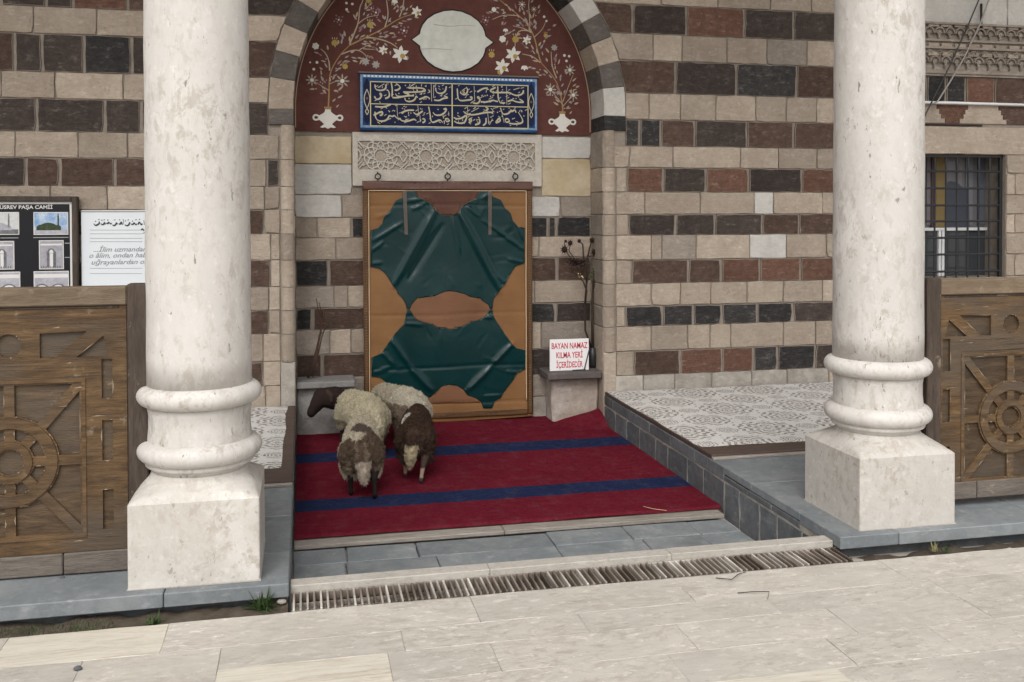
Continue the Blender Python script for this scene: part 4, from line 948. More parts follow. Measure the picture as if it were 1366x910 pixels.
def photo(px0, py0, px1, py1, kind, seed):
    a, c = S(px0, py1), S(px1, py0); wd, ht = c[0] - a[0], c[1] - a[1]; rs = random.Random(seed)
    q = MB(); q.box(a[0], c[0], py_ - .0145, py_ - .0125, a[1], c[1]); p = q.build('photo', POSTW, pt)
    a = (a[0] + .005, a[1] + .005); wd -= .01; ht -= .01; P = lambda u, v: (a[0] + u * wd, a[1] + v * ht)
    mats = {'sky': [PHS, PHT, PHG, P_LINE], 'mosque': [PHP, PHG, PHD, P_LINE], 'portal': [PHG, PHD, POSTW, P_LINE], 'arches': [PHG, PHD, POSTW, P_LINE]}[kind]
    q = MB(); FF = WALL(py_ - .0145); rect = lambda u0, v0, u1, v1, h, mi: plate(q, [[P(u0, v0), P(u1, v0), P(u1, v1), P(u0, v1)]], FF, h, 0, mi)
    dome = lambda u, v, r, h, mi, e=1.: plate(q, [[P(u + r * math.cos(k * math.pi / 10), v + e * r * math.sin(k * math.pi / 10)) for k in range(11)]], FF, h, 0, mi)
    rect(0, 0, 1, 1, .0006, 0)
    if kind in ('sky', 'mosque'):
        rect(0, 0, 1, .22, .001, 2); rect(.06, .18, .80, .34, .0014, 1); dome(.42, .33, .26, .0016, 1, .8); dome(.2, .3, .14, .0018, 1); dome(.68, .3, .13, .0018, 1); rect(.70, .3, .745, .86, .002, 1 if kind == 'sky' else 2); rect(.708, .86, .737, .97, .0022, 1 if kind == 'sky' else 2)
    elif kind == 'portal':
        rect(.12, .02, .88, .80, .001, 0); rect(.3, .04, .42, .62, .0014, 1); rect(.58, .04, .70, .62, .0014, 1); rect(.43, .04, .57, .55, .0016, 2); dome(.5, .58, .17, .0018, 1, .9); dome(.5, .57, .09, .0022, 2, 1.3)
        for k in range(9): rect(.05 + .1 * k, .02, .09 + .1 * k, .09, .002, 1)
        rect(.04, .84, .96, .9, .001, 2)
    else:
        rect(0, .78, 1, .92, .001, 2)
        for u in (.22, .70): dome(u, .3, .24, .0012, 1, 1.1); dome(u, .3, .19, .0016, 2, 1.1); dome(u, .3, .13, .002, 1, 1.1); rect(u - .13, 0, u + .13, .3, .0024, 1)
    q.build('print', mats, p, recalc=False)
photo(44.6, 283, 90.5, 313.5, 'sky', 1); photo(-23, 283, 25, 313.5, 'mosque', 2); photo(52, 320.5, 84.5, 359.5, 'portal', 3); photo(-14, 321.5, 18.5, 360, 'portal', 4); photo(45, 361.5, 91.5, 400, 'arches', 5); photo(-22, 362.5, 26.5, 400, 'arches', 6)
q = MB()
for xa, xb2, yy in ((0, 24, 317), (44, 91, 316.5), (86, 93, 324), (86, 93, 343)): q.add([(S(xa, yy)[0], py_ - .0135, S(xa, yy + 1.2)[1]), (S(xb2, yy)[0], py_ - .0135, S(xa, yy + 1.2)[1]), (S(xb2, yy)[0], py_ - .0135, S(xa, yy)[1]), (S(xa, yy)[0], py_ - .0135, S(xa, yy)[1])], [(0, 1, 2, 3)])
q.build('caption', INKG, pt)

wbt = thing('notice_board', 'white notice board with Arabic script and Turkish italics', 'notice board', (-1.1, 7.1, 1.0))
S = lambda x, y: W(x, y, py_)
q = MB(); bx0, bx1, bz0, bz1 = S(108, 300)[0], -.55, .92, S(150, 280.5)[1]
q.cbox(bx0, bx1, py_, py_ + .04, bz0, bz1, .004); q.build('board', PAPER, wbt)
q = MB(); q.box(bx0 + .004, bx1 - .004, py_ - .002, py_ + .001, bz1 - .014, bz1 - .005); q.build('top_trim', P_GREY, wbt)
for i, (s_, xx, yy) in enumerate((('...\u0130lim uzmandan b\u00f6ylece', 124, 336), ('o \u00e2lim, ondan haber al', 118, 344), ('u\u011frayanlardan olur', 121, 353))):
    p = S(xx, yy); text('italic_line', s_, .047, (p[0], py_ - .001, p[1]), INKG, wbt, .0004, 'LEFT', shear=.35, sx=1.12)
q = MB(); FB = WALL(py_)
for yy in (307, 312, 318, 322.5, 358, 365): ribbon(q, [S(120, yy), S(190, yy)], .003, FB, .001, 1, False)
zz0 = lambda p: S(122 + p[0] * .146, 291 + p[1] * .146)
ar = [[(20, 50), (35, 70), (60, 60), (75, 45), (68, 30)], [(85, 50), (100, 62), (115, 55), (120, 35), (128, 60)], [(135, 45), (150, 52), (160, 35), (172, 55), (185, 48)], [(192, 62), (205, 70), (222, 62), (230, 40), (240, 58)], [(248, 50), (262, 60), (275, 30), (282, 62)], [(290, 8), (296, 58)], [(305, 60), (320, 72), (340, 66), (352, 38)], [(362, 55), (380, 60), (392, 40), (400, 62), (415, 55)],
      [(425, 60), (440, 30), (452, 66), (465, 50)], [(478, 20), (484, 62)], [(492, 40), (505, 30), (512, 52), (498, 56), (492, 40)], [(60, 15), (75, 10)], [(110, 18), (124, 12)], [(205, 20), (220, 14)], [(330, 20), (344, 14)], [(400, 18), (414, 12)], [(455, 110), (470, 95), (480, 120)], [(468, 140), (490, 132)]]
for l in ar: ribbon(q, [zz0(p) for p in l], .011, FB, .0012, 0, False, True)
for p in ((95, 20), (150, 18), (258, 16), (312, 25), (375, 28), (38, 30), (440, 12)): disc(q, zz0(p), .0045, FB, .0013, 0, 6)
tag(q.build('script', [INK, INKG], wbt, recalc=False), kind='stuff')

# ---- calligraphy plaque above the door
cy_ = Y2 - .055
pl = thing('calligraphy_plaque', 'blue tiled plaque with two rows of pale Arabic calligraphy above the door', 'plaque', (1.15, Y2, 2.3))
S = lambda x, y: W(x, y, cy_)
qx0, qx1, qz0, qz1 = S(480, 140)[0], S(717, 140)[0], S(600, 175.5)[1], S(600, 101)[1]
q = MB(); q.cbox(qx0, qx1, cy_, Y2 - .007, qz0, qz1, .005); q.build('tile_slab', T_BLUE, pl)
q = MB(); q.cbox(qx0 - .012, qx1 + .012, cy_ - .012, Y2 - .0075, qz1 + .001, qz1 + .012, .003); q.build('ledge', m_stone('ledge_stone', (.2, .17, .15), (.25, .21, .19)), pl)
F = WALL(cy_); A = lambda x, y: S(475 + x / 10.34, 92 + y / 10.34); B = lambda x, y: S(590 + x / 10.34, 92 + y / 10.34)
ix0, ix1, iz0, iz1 = A(205, 400)[0], B(1175, 400)[0], A(205, 765)[1] - .008, A(205, 160)[1] - .012
zmid = (iz0 + iz1) / 2; xmid = B(135, 400)[0]
q = MB(); plate(q, [[(ix0, iz0), (ix1, iz0), (ix1, iz1), (ix0, iz1)]], F, .002, 0); q.build('navy_field', T_NAVY, pl)
q = MB(); b = .017
plate(q, [[(qx0 + .004, qz0 + .02), (qx1 - .004, qz0 + .02), (qx1 - .004, qz1 - .010), (qx0 + .004, qz1 - .010)], [(qx0 + .004 + b, qz0 + .02 + b), (qx1 - .004 - b, qz0 + .02 + b), (qx1 - .004 - b, qz1 - .024 - b * .4), (qx0 + .004 + b, qz1 - .024 - b * .4)]], F, .002, 0); q.build('light_border', T_LIGHT, pl)
q = MB()
for k in range(46):
    xx = qx0 + .03 + k * (qx1 - qx0 - .06) / 46; q.box(xx, xx + .016, cy_ - .0035, cy_ - .001, qz1 - .026, qz1 - .014)
q.build('border_dashes', PAPER, pl)
q = MB(); g = .007
for a in ((ix0 - g, ix1 + g, iz1, iz1 + g), (ix0 - g, ix1 + g, iz0 - g, iz0), (ix0 - g, ix0, iz0, iz1), (ix1, ix1 + g, iz0, iz1), (xmid - g * .6, xmid + g * .6, iz0, iz1), (ix0, xmid - g * .61, zmid - g * .45, zmid + g * .45), (xmid + g * .61, ix1, zmid - g * .45, zmid + g * .45)): q.box(a[0], a[1], cy_ - .0045, cy_ - .001, a[2], a[3])
q.build('gold_frame', T_GOLD, pl)
SA = [[(260, 215), (265, 280), (320, 300), (390, 290), (415, 255), (405, 215)], [(300, 260), (390, 205)], [(430, 190), (450, 215)], [(485, 190), (500, 280), (495, 385)], [(255, 375), (260, 410), (300, 425), (340, 400), (355, 345), (325, 335), (340, 375)], [(420, 290), (450, 300), (465, 385), (400, 410)], [(550, 200), (620, 255), (570, 295), (530, 295)],
      [(540, 340), (570, 385), (680, 380), (740, 350), (660, 330)], [(500, 395), (560, 400), (640, 385), (720, 370), (800, 370)], [(740, 250), (820, 200)], [(720, 265), (930, 262), (970, 310), (800, 322), (650, 320)], [(670, 400), (680, 440), (740, 455), (810, 430), (830, 370), (850, 400)], [(870, 420), (930, 400), (960, 380), (1010, 400), (1010, 420)], [(1035, 200), (1042, 450)], [(1068, 220), (1068, 400)],
      [(1095, 260), (1105, 325), (1170, 345), (1230, 315), (1245, 240)], [(1135, 270), (1165, 290)], [(1190, 270), (1205, 285)], [(1075, 430), (1150, 440), (1200, 405), (1280, 400), (1210, 370)], [(260, 590), (268, 680), (310, 720), (390, 722), (440, 690), (455, 640), (500, 660), (530, 640), (560, 680), (620, 690)], [(562, 495), (572, 660)], [(600, 690), (640, 722), (720, 722), (800, 690), (830, 715)],
      [(620, 610), (700, 570), (800, 570)], [(790, 600), (840, 640), (920, 580)], [(850, 500), (862, 620)], [(880, 640), (885, 735)], [(915, 690), (950, 690), (948, 730), (915, 742)], [(1000, 520), (1020, 620), (1030, 720), (1060, 742), (1110, 720), (1160, 700), (1195, 742)], [(1060, 600), (1090, 640), (1170, 640), (1230, 600), (1250, 540), (1205, 560)], [(1230, 680), (1240, 730), (1290, 720), (1270, 685), (1235, 690)], [(240, 640), (300, 610), (370, 580), (360, 640), (325, 640)], [(260, 520), (380, 530), (480, 490)], [(1275, 590), (1280, 650)]]
DA = [(530, 580), (460, 590), (725, 640), (690, 660), (590, 340), (730, 410), (830, 240), (900, 350), (640, 545), (1130, 560), (680, 230)]
SB = [[(205, 270), (215, 420), (260, 442), (340, 432), (405, 425), (412, 385), (380, 392)], [(245, 320), (285, 362), (335, 345), (352, 290), (330, 250)], [(270, 300), (325, 265)], [(437, 235), (447, 450)], [(420, 470), (490, 482), (525, 430), (502, 378), (478, 400), (515, 415)], [(480, 320), (560, 270), (625, 265)], [(530, 452), (600, 462), (700, 430), (730, 445), (765, 450)], [(640, 420), (700, 388)],
      [(735, 255), (640, 305), (720, 330), (930, 325), (965, 352), (1030, 372), (1105, 350), (1120, 295)], [(763, 235), (772, 472), (865, 470)], [(885, 240), (890, 492)], [(900, 450), (960, 428), (1010, 452), (1060, 462), (1135, 462), (1060, 415)], [(980, 290), (1065, 262)], [(1080, 268), (1125, 258)], [(155, 670), (200, 692), (270, 682), (325, 640)], [(165, 720), (200, 747), (300, 752), (332, 690), (335, 640)],
      [(290, 585), (340, 632), (440, 636), (600, 600), (700, 600)], [(348, 515), (350, 640)], [(400, 592), (505, 538)], [(365, 742), (402, 725), (402, 690), (375, 690), (368, 715), (402, 720)], [(450, 772), (520, 752), (512, 690)], [(560, 782), (605, 750), (602, 675)], [(622, 580), (642, 765)], [(650, 772), (690, 690)], [(735, 742), (790, 668), (802, 722), (735, 748)], [(800, 535), (832, 630), (900, 622), (940, 590), (950, 560)], [(820, 600), (852, 745)],
      [(860, 700), (900, 680), (932, 722), (880, 742), (862, 705)], [(950, 592), (1005, 560), (1015, 605)], [(920, 750), (990, 762), (1100, 752), (1112, 700), (1045, 595)], [(1010, 722), (1060, 742)], [(595, 530), (640, 545), (600, 580)], [(700, 545), (770, 530)], [(470, 690), (480, 730)]]
DB = [(215, 610), (1095, 590), (1125, 650), (570, 380), (620, 365), (665, 380), (300, 300), (980, 410), (760, 600), (970, 690), (830, 290), (500, 670)]
q = MB()
for T_, SS, DD in ((A, SA, DA), (B, SB, DB)):
    for i, l in enumerate(SS): ribbon(q, [T_(*p) for p in l], .0120, F, .0032 + .00008 * (i % 9), 0, False, True)
    for p in DD: disc(q, T_(*p), .006, F, .0042, 0, 4)
rs = random.Random(11)
for x_a, x_b in ((ix0 + .02, xmid - .02), (xmid + .02, ix1 - .02)):           # vowel marks between the letters
    for z_a, z_b in ((iz0 + .012, zmid - .012), (zmid + .012, iz1 - .012)):
        for _ in range(46):
            x_, z_ = rs.uniform(x_a, x_b), rs.uniform(z_a, z_b); a_ = rs.choice((.5, .5, .6, 1.45, -.6)); l_ = rs.uniform(.010, .026)
            ribbon(q, [(x_, z_), (x_ + l_ * math.cos(a_), z_ + l_ * math.sin(a_))], .0052, F, .0027 + .00001 * _, 0, False)
q.build('calligraphy', T_SCRIPT, pl, recalc=False)
q = MB()
for xx in (A(148, 0)[0], B(1225, 0)[0]):              # end cartouches
    P = lambda pts: [(xx + a * .024, qz0 + (qz1 - qz0) * b) for a, b in pts]
    plate(q, [P([(0, .10), (1, .17), (1, .80), (0, .93), (-1, .80), (-1, .17)])], F, .0022, 0, 0)
    ribbon(q, P([(0, .72), (.9, .6), (.9, .5), (0, .38), (-.6, .33), (0, .27)]), .006, F, .003, 1, False); ribbon(q, P([(0, .72), (-.9, .6), (-.9, .5), (0, .38), (.6, .33), (0, .27)]), .006, F, .0031, 1, False); disc(q, (xx, qz0 + (qz1 - qz0) * .56), .011, F, .0033, 2, 8)
q.build('end_cartouche', [T_NAVY, T_SCRIPT, TOPL], pl, recalc=False)

# ---- leather door curtain
DY = Y2 - .045
S = lambda x, y: W(x, y, DY)
c5 = lambda x, y: S(475 + x / 5.514, 235 + y / 5.514)
c6 = lambda x, y: S(475 + x / 5.2, 390 + y / 5.2)
cur = thing('door_curtain', 'leather door curtain with green and tan patches over the doorway', 'curtain', (1.14, DY, .02))
FOLD = [((580, 280), (524, 382), .013, .020), ((590, 300), (545, 372), -.010, .016), ((612, 283), (668, 390), .013, .020), ((603, 290), (612, 340), .004, .012), ((496, 322), (537, 297), .007, .010), ((494, 336), (512, 322), .006, .008), ((657, 303), (699, 334), .007, .010), ((640, 292), (662, 306), .005, .008), ((660, 365), (676, 380), .005, .008), ((542, 268), (575, 264), .006, .008), ((548, 280), (570, 270), .006, .010), ((622, 275), (640, 290), .006, .009), ((655, 258), (640, 266), .004, .008),
        ((521, 452), (545, 486), .011, .014), ((545, 488), (577, 522), .010, .016), ((684, 457), (655, 487), .010, .014), ((655, 489), (621, 522), .010, .016), ((508, 468), (525, 486), .007, .010), ((496, 496), (519, 491), .006, .008), ((675, 495), (690, 497), .006, .007), ((540, 431), (562, 433), .006, .006), ((646, 423), (658, 423), .006, .006), ((500, 290), (520, 285), .005, .010), ((690, 300), (697, 320), .006, .008), ((676, 345), (697, 350), .006, .008), ((645, 528), (668, 527), .005, .006), ((495, 352), (510, 350), .005, .008)]
FOLD = [(Vector(S(*a)), Vector(S(*b)), h * 1.5, wd * 1.45) for a, b, h, wd in FOLD]
rs = random.Random(21)
for px0, py0, px1, py1, n_ in ((497, 292, 530, 345, 9), (672, 292, 698, 350, 9), (545, 256, 580, 272, 5), (620, 256, 655, 272, 5), (497, 470, 530, 505, 6), (660, 470, 697, 500, 6), (640, 505, 670, 535, 5), (560, 380, 650, 386, 4), (545, 432, 660, 442, 5)):
    for _ in range(n_):
        a = Vector((rs.uniform(px0, px1), rs.uniform(py0, py1))); c_ = Vector((596, 345 if py0 < 410 else 480)); d = (c_ - a).normalized(); d = Vector((d.x + rs.uniform(-.35, .35), d.y + rs.uniform(-.35, .35))); e_ = a + d * rs.uniform(10, 26)
        FOLD.append((Vector(S(*a)), Vector(S(*e_)), rs.choice((-1, 1)) * rs.uniform(.001, .0024), rs.uniform(.007, .012)))
creases = [S(600, y)[1] for y in (419, 489, 538, 274)]
def dz(x, z_):
    v = .012 * noise.noise((x * 3.1, z_ * 2.0, 1)) + .0022 * noise.noise((x * 8, z_ * 6, 5)) + .0005 * noise.noise((x * 25, z_ * 30, 9))
    p = Vector((x, z_))
    for a, b, h, wd in FOLD:
        ab = b - a; L = ab.length; t = max(0, min(1, (p - a).dot(ab) / (L * L))); d = (p - (a + ab * t)).length / (wd * (.6 + .8 * math.sin(math.pi * (.1 + .8 * t))))
        if d < 3: v += 1.15 * h * math.exp(-d * d * 1.9) * min(1, .35 + 2.2 * t * (1 - t) * 2)
    for k, zc in enumerate(creases):
        d = (z_ - zc - .006 * math.sin(x * 5 + k)) / .007
        if abs(d) < 3: v -= .007 * math.exp(-d * d)
    return v + .012
FC = WALL(DY)
cx0, cx1 = S(483.5, 300)[0], S(709.5, 300)[0]; cz0, cz1 = .018, S(600, 243)[1]
edge = [(cx0 + .012, cz0 + .03)] + [(cx0 + .016 + (cx1 - cx0 - .02) * k / 8, cz0 + .012 * math.sin(k * 1.1) * .5) for k in range(1, 8)] + [(cx1 + .004, cz0 + .01), (cx1 - .003, 1.0), (cx1 - .001, cz1), (cx0, cz1), (cx0 + .004, 1.0)]
q = MB(); plate(q, [edge], FC, 0, -.008, 0, .013, dz); q.build('hanging', TAN, cur, True, False)
def patch(nm, pts, m_, h, grid=.012):
    if h < .007: c = sum((Vector(p) for p in pts), Vector((0, 0))) / len(pts); pts = [tuple(c + (Vector(p) - c) * 1.045) for p in pts]
    q = MB(); plate(q, [pts], FC, h, h - .010, 0, grid, dz); return q.build(nm, m_, cur, True, False)
UG = [c5(*p) for p in [(360, 103), (440, 105), (445, 145), (500, 175), (560, 210), (590, 260), (620, 282), (690, 292), (750, 275), (770, 225), (830, 190), (880, 165), (905, 108), (985, 105), (1000, 150), (1060, 175), (1090, 235), (1130, 270), (1150, 330), (1185, 370), (1235, 380), (1235, 640), (1170, 660), (1130, 720), (1100, 780), (1050, 840), (1012, 893)]]
UG += [c6(*p) for p in [(948, 60), (942, 112), (925, 110), (915, 85), (880, 62), (855, 40), (790, 30), (750, 10)]] + [c5(*p) for p in [(740, 850), (690, 842), (640, 850), (575, 880)]] + [c6(*p) for p in [(500, 30), (420, 40), (385, 80), (372, 112), (350, 112), (342, 80), (320, 40), (285, 5)]] + [c5(*p) for p in [(300, 840), (265, 800), (250, 770), (210, 710), (170, 680), (106, 665), (106, 400), (160, 380), (190, 350), (205, 300), (240, 265), (270, 220), (290, 180), (345, 155)]]
patch('green_patch', UG, GREEN, .0095)
LG = [c6(*p) for p in [(350, 118), (372, 118), (410, 180), (460, 205), (530, 220), (560, 240), (620, 245), (650, 260), (680, 245), (740, 235), (790, 205), (860, 190), (905, 155), (922, 118), (943, 118), (950, 165), (985, 220), (1030, 290), (1080, 360), (1110, 385), (1170, 400), (1170, 530), (1110, 555), (1090, 600), (1060, 640), (1020, 690), (1000, 730), (960, 750), (940, 800), (880, 800), (865, 760), (830, 730), (770, 710), (740, 670), (700, 645), (640, 637), (590, 650), (550, 690), (515, 722), (450, 730), (420, 755), (400, 800), (345, 800), (325, 750), (280, 730), (260, 690), (220, 640), (195, 610), (165, 588), (106, 580), (106, 450), (175, 420), (210, 370), (250, 310), (290, 260), (330, 220), (340, 180)]]
patch('green_patch', LG, GREEN, .0095)
patch('rust_patch', [c5(*p) for p in [(452, 105), (893, 105), (872, 158), (822, 182), (762, 218), (742, 268), (690, 284), (626, 275), (598, 252), (568, 203), (508, 168), (456, 140)]], PEND, .0055, .014)
patch('rust_patch', [c6(*p) for p in [(376, 112), (392, 80), (424, 46), (500, 36), (575, 8), (650, -2), (735, 10), (790, 36), (850, 46), (876, 68), (908, 90), (918, 112), (900, 150), (858, 184), (788, 199), (738, 229), (680, 239), (650, 253), (622, 239), (562, 234), (532, 214), (463, 199), (415, 175)]], RUST, .0055, .014)
patch('rust_patch', [c6(*p) for p in [(540, 715), (596, 656), (640, 643), (697, 651), (735, 675), (766, 716), (828, 737), (850, 760), (560, 768), (470, 760)]], RUST, .0055, .014)
for sd in (0, 1):
    ex = (lambda px: px) if not sd else (lambda px: 1182 - px)
b = .035
q = MB(); plate(q, [[(cx0 - .001, cz1 - .062), (cx1 + .001, cz1 - .062), (cx1 + .001, cz1 + .006), (cx0 - .001, cz1 + .006)]], FC, .016, .002, 0, .014, dz); q.build('top_band', TOPL, cur, True, False)
for xa, xb2 in ((cx0 + .004, cx0 + .043), (cx1 - .043, cx1 - .002)):
    q = MB(); plate(q, [[(xa, .05), (xb2, .05), (xb2, cz1 - .064), (xa, cz1 - .064)]], FC, .008, -.002, 0, .014, dz); q.build('side_band', TAND, cur, True, False)
q = MB(); plate(q, [[(cx0 + .045, .045), (cx1 - .045, .045), (cx1 - .045, .085), (cx0 + .045, .085)]], FC, .008, -.002, 0, .014, dz); q.build('bottom_band', TAND, cur, True, False)
xl, xr, zt_, zb_ = S(491.7, 300)[0], S(700.8, 300)[0], cz1 - .068, .16
pth = [(xl, zb_ + (zt_ - zb_) * k / 60) for k in range(61)] + [(xl + (xr - xl) * k / 40, zt_) for k in range(1, 41)] + [(xr, zt_ - (zt_ - zb_) * k / 60) for k in range(1, 61)]
q = MB(); q.tube([FC(x, z_, .012 + dz(x, z_)) for x, z_ in pth], .0036, 6); q.build('piping', PIPING, cur, True)
q = MB()
for k in range(70):                                    # stitches along the hem bands
    x = cx0 + .05 + (cx1 - cx0 - .1) * k / 70; q.box(x, x + .010, DY - .0085 - dz(x, .09) - .004, DY - dz(x, .09) - .004, .0885, .0925)
for k in range(80):
    zz_ = .12 + 1.68 * k / 80
    for xc in (cx0 + .022, cx1 - .022): q.box(xc - .011, xc + .011, DY - .0085 - dz(xc, zz_), DY - dz(xc, zz_) - .003, zz_, zz_ + .003)
tag(q.build('stitching', WOODL, cur), kind='stuff')
for px, lx in ((541, 2.5), (654.5, .5)):
    a, b2 = S(px - 2, 255), S(px - 2 + lx, 313); q = MB(); n = 10; vs = []
    for i in range(n + 1):
        t = i / n; x = a[0] + (b2[0] - a[0]) * t; zz_ = a[1] + (b2[1] - a[1]) * t; wd = .0155 * (1 - .2 * t)
        for sx, hh in ((-1, .018), (1, .018), (1, .010), (-1, .010)): vs.append(FC(x + sx * wd, zz_, hh + dz(x, zz_) + .004 * math.sin(t * 5)))
    q.add(vs, [(4 * i + k, 4 * i + (k + 1) % 4, 4 * i + 4 + (k + 1) % 4, 4 * i + 4 + k) for i in range(n) for k in range(4)] + [(0, 1, 2, 3), (4 * n, 4 * n + 1, 4 * n + 2, 4 * n + 3)]); q.build('strap', STRAP, cur)
for px in (504, 597, 687):                             # iron rings on staples
    c = S(px, 235.5); q = MB(); q.tube([(c[0] + .021 * math.cos(k * .4189), DY - .012, c[1] + .021 * math.sin(k * .4189)) for k in range(16)], .0055, 7); o = q.build('ring', IRON, cur, True)
    q = MB(); q.tube([(c[0], DY - .012, c[1] - .02), (c[0], DY + .02, cz1 - .02)], .005, 6); q.tube([(c[0], DY - .016, c[1] + .022), (c[0], Y2 - .010, c[1] + .034)], .005, 6); q.build('hook', IRON, o)

# ---- red carpet with two blue bands in the sunken entrance
rc = MB(); nx, ny = 150, 170; x0, x1, y0, y1 = PX0 + .008, PX1 - .004, 4.975, 7.452
vs = []
sm = lambda t: max(0, min(1, t)) ** 2 * (3 - 2 * max(0, min(1, t)))
def rug_z(x, y):
    z_ = .003 * math.exp(-((x - .33 + .02 * math.sin(y * 6)) / .012) ** 2) + .003 * math.exp(-((x - .72) / .014) ** 2) * (y < 5.9) + .004 * noise.noise((x * 2.2, y * 2.2, 4)) + .0022 * noise.noise((x * 14, y * 14, 1)) + .0013 * noise.noise((x * 45, y * 45, 7))
    z_ += .085 * max(0, min(1, (x - 1.93) / .35)) * sm((y - 6.93) / .3) + .014 * sm((y - 7.0) / .4) * (x < 3)
    return z_
for j in range(ny + 1):
    for i in range(nx + 1):
        x = x0 + (x1 - x0) * i / nx; y = y0 + (y1 - y0) * j / ny
        if j == 0: y += .006 * noise.noise((x * 8, 0, 0)); 
        vs.append((x, y, rug_z(x, y) - (.011 if j == 0 else 0)))
rc.add(vs, [(j * (nx + 1) + i, j * (nx + 1) + i + 1, (j + 1) * (nx + 1) + i + 1, (j + 1) * (nx + 1) + i) for j in range(ny) for i in range(nx)])
o = rc.build('red_carpet', RUG, None, True, False); tag(o, 'dark red carpet with two blue bands in front of the door curtain', 'carpet')
dk = tag(thing('entrance_deck', 'low timber deck under the red carpet', 'deck', (1.1, 5, 0)), kind='structure'); del dk['category']
q = MB(); q.box(PX0 + .004, PX1 - .002, 4.97, 7.46, ZF - .02, -.016); q.build('deck_boards', WOODK, dk)
for a, b in ((PX0 + .006, 1.02), (1.022, PX1 - .032)):
    q = MB(); q.cbox(a, b, 4.872, 4.962, ZF, -.013 + U(-.002, .002), .004); q.build('batten', BATTEN, dk)

# ---- low dais boards and printed rugs on the platforms
def dais(x0, x1, xr0, xr1, lab, lab2, fr0):
    t = thing('wooden_dais', lab, 'dais', ((x0 + x1) / 2, 6, ZP))
    q = MB(); q.cbox(x0 + .004, x1, 5.125, 7.122, ZP + .0005, .2505, .003); q.build('board', WOODK, t)
    q = MB(); q.cbox(x0 + .003, x1, 5.095, 5.124, ZP + .0005, .241, .003); q.build('front_batten', BATTEN, t)
    xe = x0 + .0005 if lab.startswith('brown wooden dais under') else x1
    q = MB(); nx_, ny_ = 60, 50; vs = []
    for j in range(ny_ + 1):
        for i in range(nx_ + 1):
            x = xr0 + (xr1 - xr0) * i / nx_; y = fr0 + (7.112 - fr0) * j / ny_
            e = .012 * noise.noise((x * 4, y * 4, 2)); 
            vs.append((x + (e if i in (0, nx_) else 0), y + (e if j == 0 else 0), .258 + .0035 * noise.noise((x * 5, y * 5, 8)) - (.006 if i in (0, nx_) or j in (0, ny_) else 0)))
    q.add(vs, [(j * (nx_ + 1) + i, j * (nx_ + 1) + i + 1, (j + 1) * (nx_ + 1) + i + 1, (j + 1) * (nx_ + 1) + i) for j in range(ny_) for i in range(nx_)])
    tag(q.build('printed_rug', RUGP, None, True, False), lab2, 'rug', 'printed rugs on the platforms')
dais(PX1, 8.4, PX1 + .012, 8.2, 'brown wooden dais under the large medallion rug', 'large pale rug with grey medallions beside the red carpet', 5.31)
dais(-4.4, PX0 - .001, -4.2, -.122, 'brown wooden dais beyond the column with the sheep beside it', 'pale rug with grey ornament half hidden behind a column', 5.385)

# ---- stone seats in the niche corners
def seat(xa, xb, yf, ztop, cap_t, cap_m, base_m, lab, bx0, bx1, cf):
    t = thing('stone_seat', lab, 'stone seat', ((xa + xb) / 2, Y2, 0), 'stone seats in the portal')
    q = MB(); q.cbox(xa, xb, cf, Y2 - .004, ztop - cap_t, ztop, .008); q.build('cap', cap_m, t)
    q = MB(); n = 6
    q.cbox(bx0, bx1, yf, Y2 - .004, -.03, ztop - cap_t - .002, .012); bm = q.mesh('base'); b_ = bmesh.new(); b_.from_mesh(bm); bmesh.ops.subdivide_edges(b_, edges=b_.edges, cuts=7, use_grid_fill=True)
    for v in b_.verts: v.co += Vector((noise.noise(v.co * 9) * .008, noise.noise(v.co * 9 + Vector((5, 0, 0))) * .010, 0))
    b_.to_mesh(bm); b_.free(); link('base', bm, t, [base_m]); return t
seat(1.845, NX1 - .002, 7.245, .405, .055, m_stone('seat_cap', (.10, .085, .078), (.14, .12, .11), None, .0, 7, .3, .3), m_stone('seat_block', (.34, .27, .22), (.42, .36, .31), (.2, .15, .12), .0, 6, .5, .9, stain=(.60, .57, .53)), 'stone seat with a dark cap under the white sign', 1.90, NX1 - .005, 7.155)
seat(NX0 + .002, .375, 7.235, .405, .05, m_stone('pale_cap', (.19, .178, .168), (.25, .238, .225), None, .0, 6, .3, .3), m_stone('pale_block', (.22, .205, .19), (.31, .295, .275), (.12, .11, .1), .0, 5, .5, 1., stain=(.45, .44, .42)), 'stone seat with a pale cap behind the brown head of a sheep', NX0 + .004, .29, 7.18)

# ---- sign propped on the seat
sg = thing('prayer_sign', 'small white sign with red capitals propped on the dark capped seat', 'sign', (2.04, 7.25, .406))
S = lambda x, y: W(x, y, 7.25)
a, b = S(733.5, 491), S(785.5, 451.5)
q = MB(); q.cbox(a[0], b[0], 7.25, 7.258, .4065, b[1], .0015); q.build('board', SIGNW, sg)
h_ = (b[1] - .4065)
for s_, k, sz, ft in (('BAYAN NAMAZ', .70, .066, .292), ('KILMA YER\u0130', .405, .066, .215), ('\u0130\u00c7ER\u0130DED\u0130R', .10, .066, .215)):
    text('lettering', s_, sz, ((a[0] + b[0]) / 2, 7.2492, .4065 + h_ * k), SIGNR, sg, .0010, fit=ft)
q = MB(); p0, p1 = S(779, 489), S(785.5, 466); q.tube([(p0[0], 7.243, .409), (p1[0], 7.238, p1[1])], .0042, 6); q.tube([(p0[0] - .10, 7.23, .410), (p0[0] + .01, 7.236, .411)], .005, 6); q.build('prop_stick', IRONB, sg)

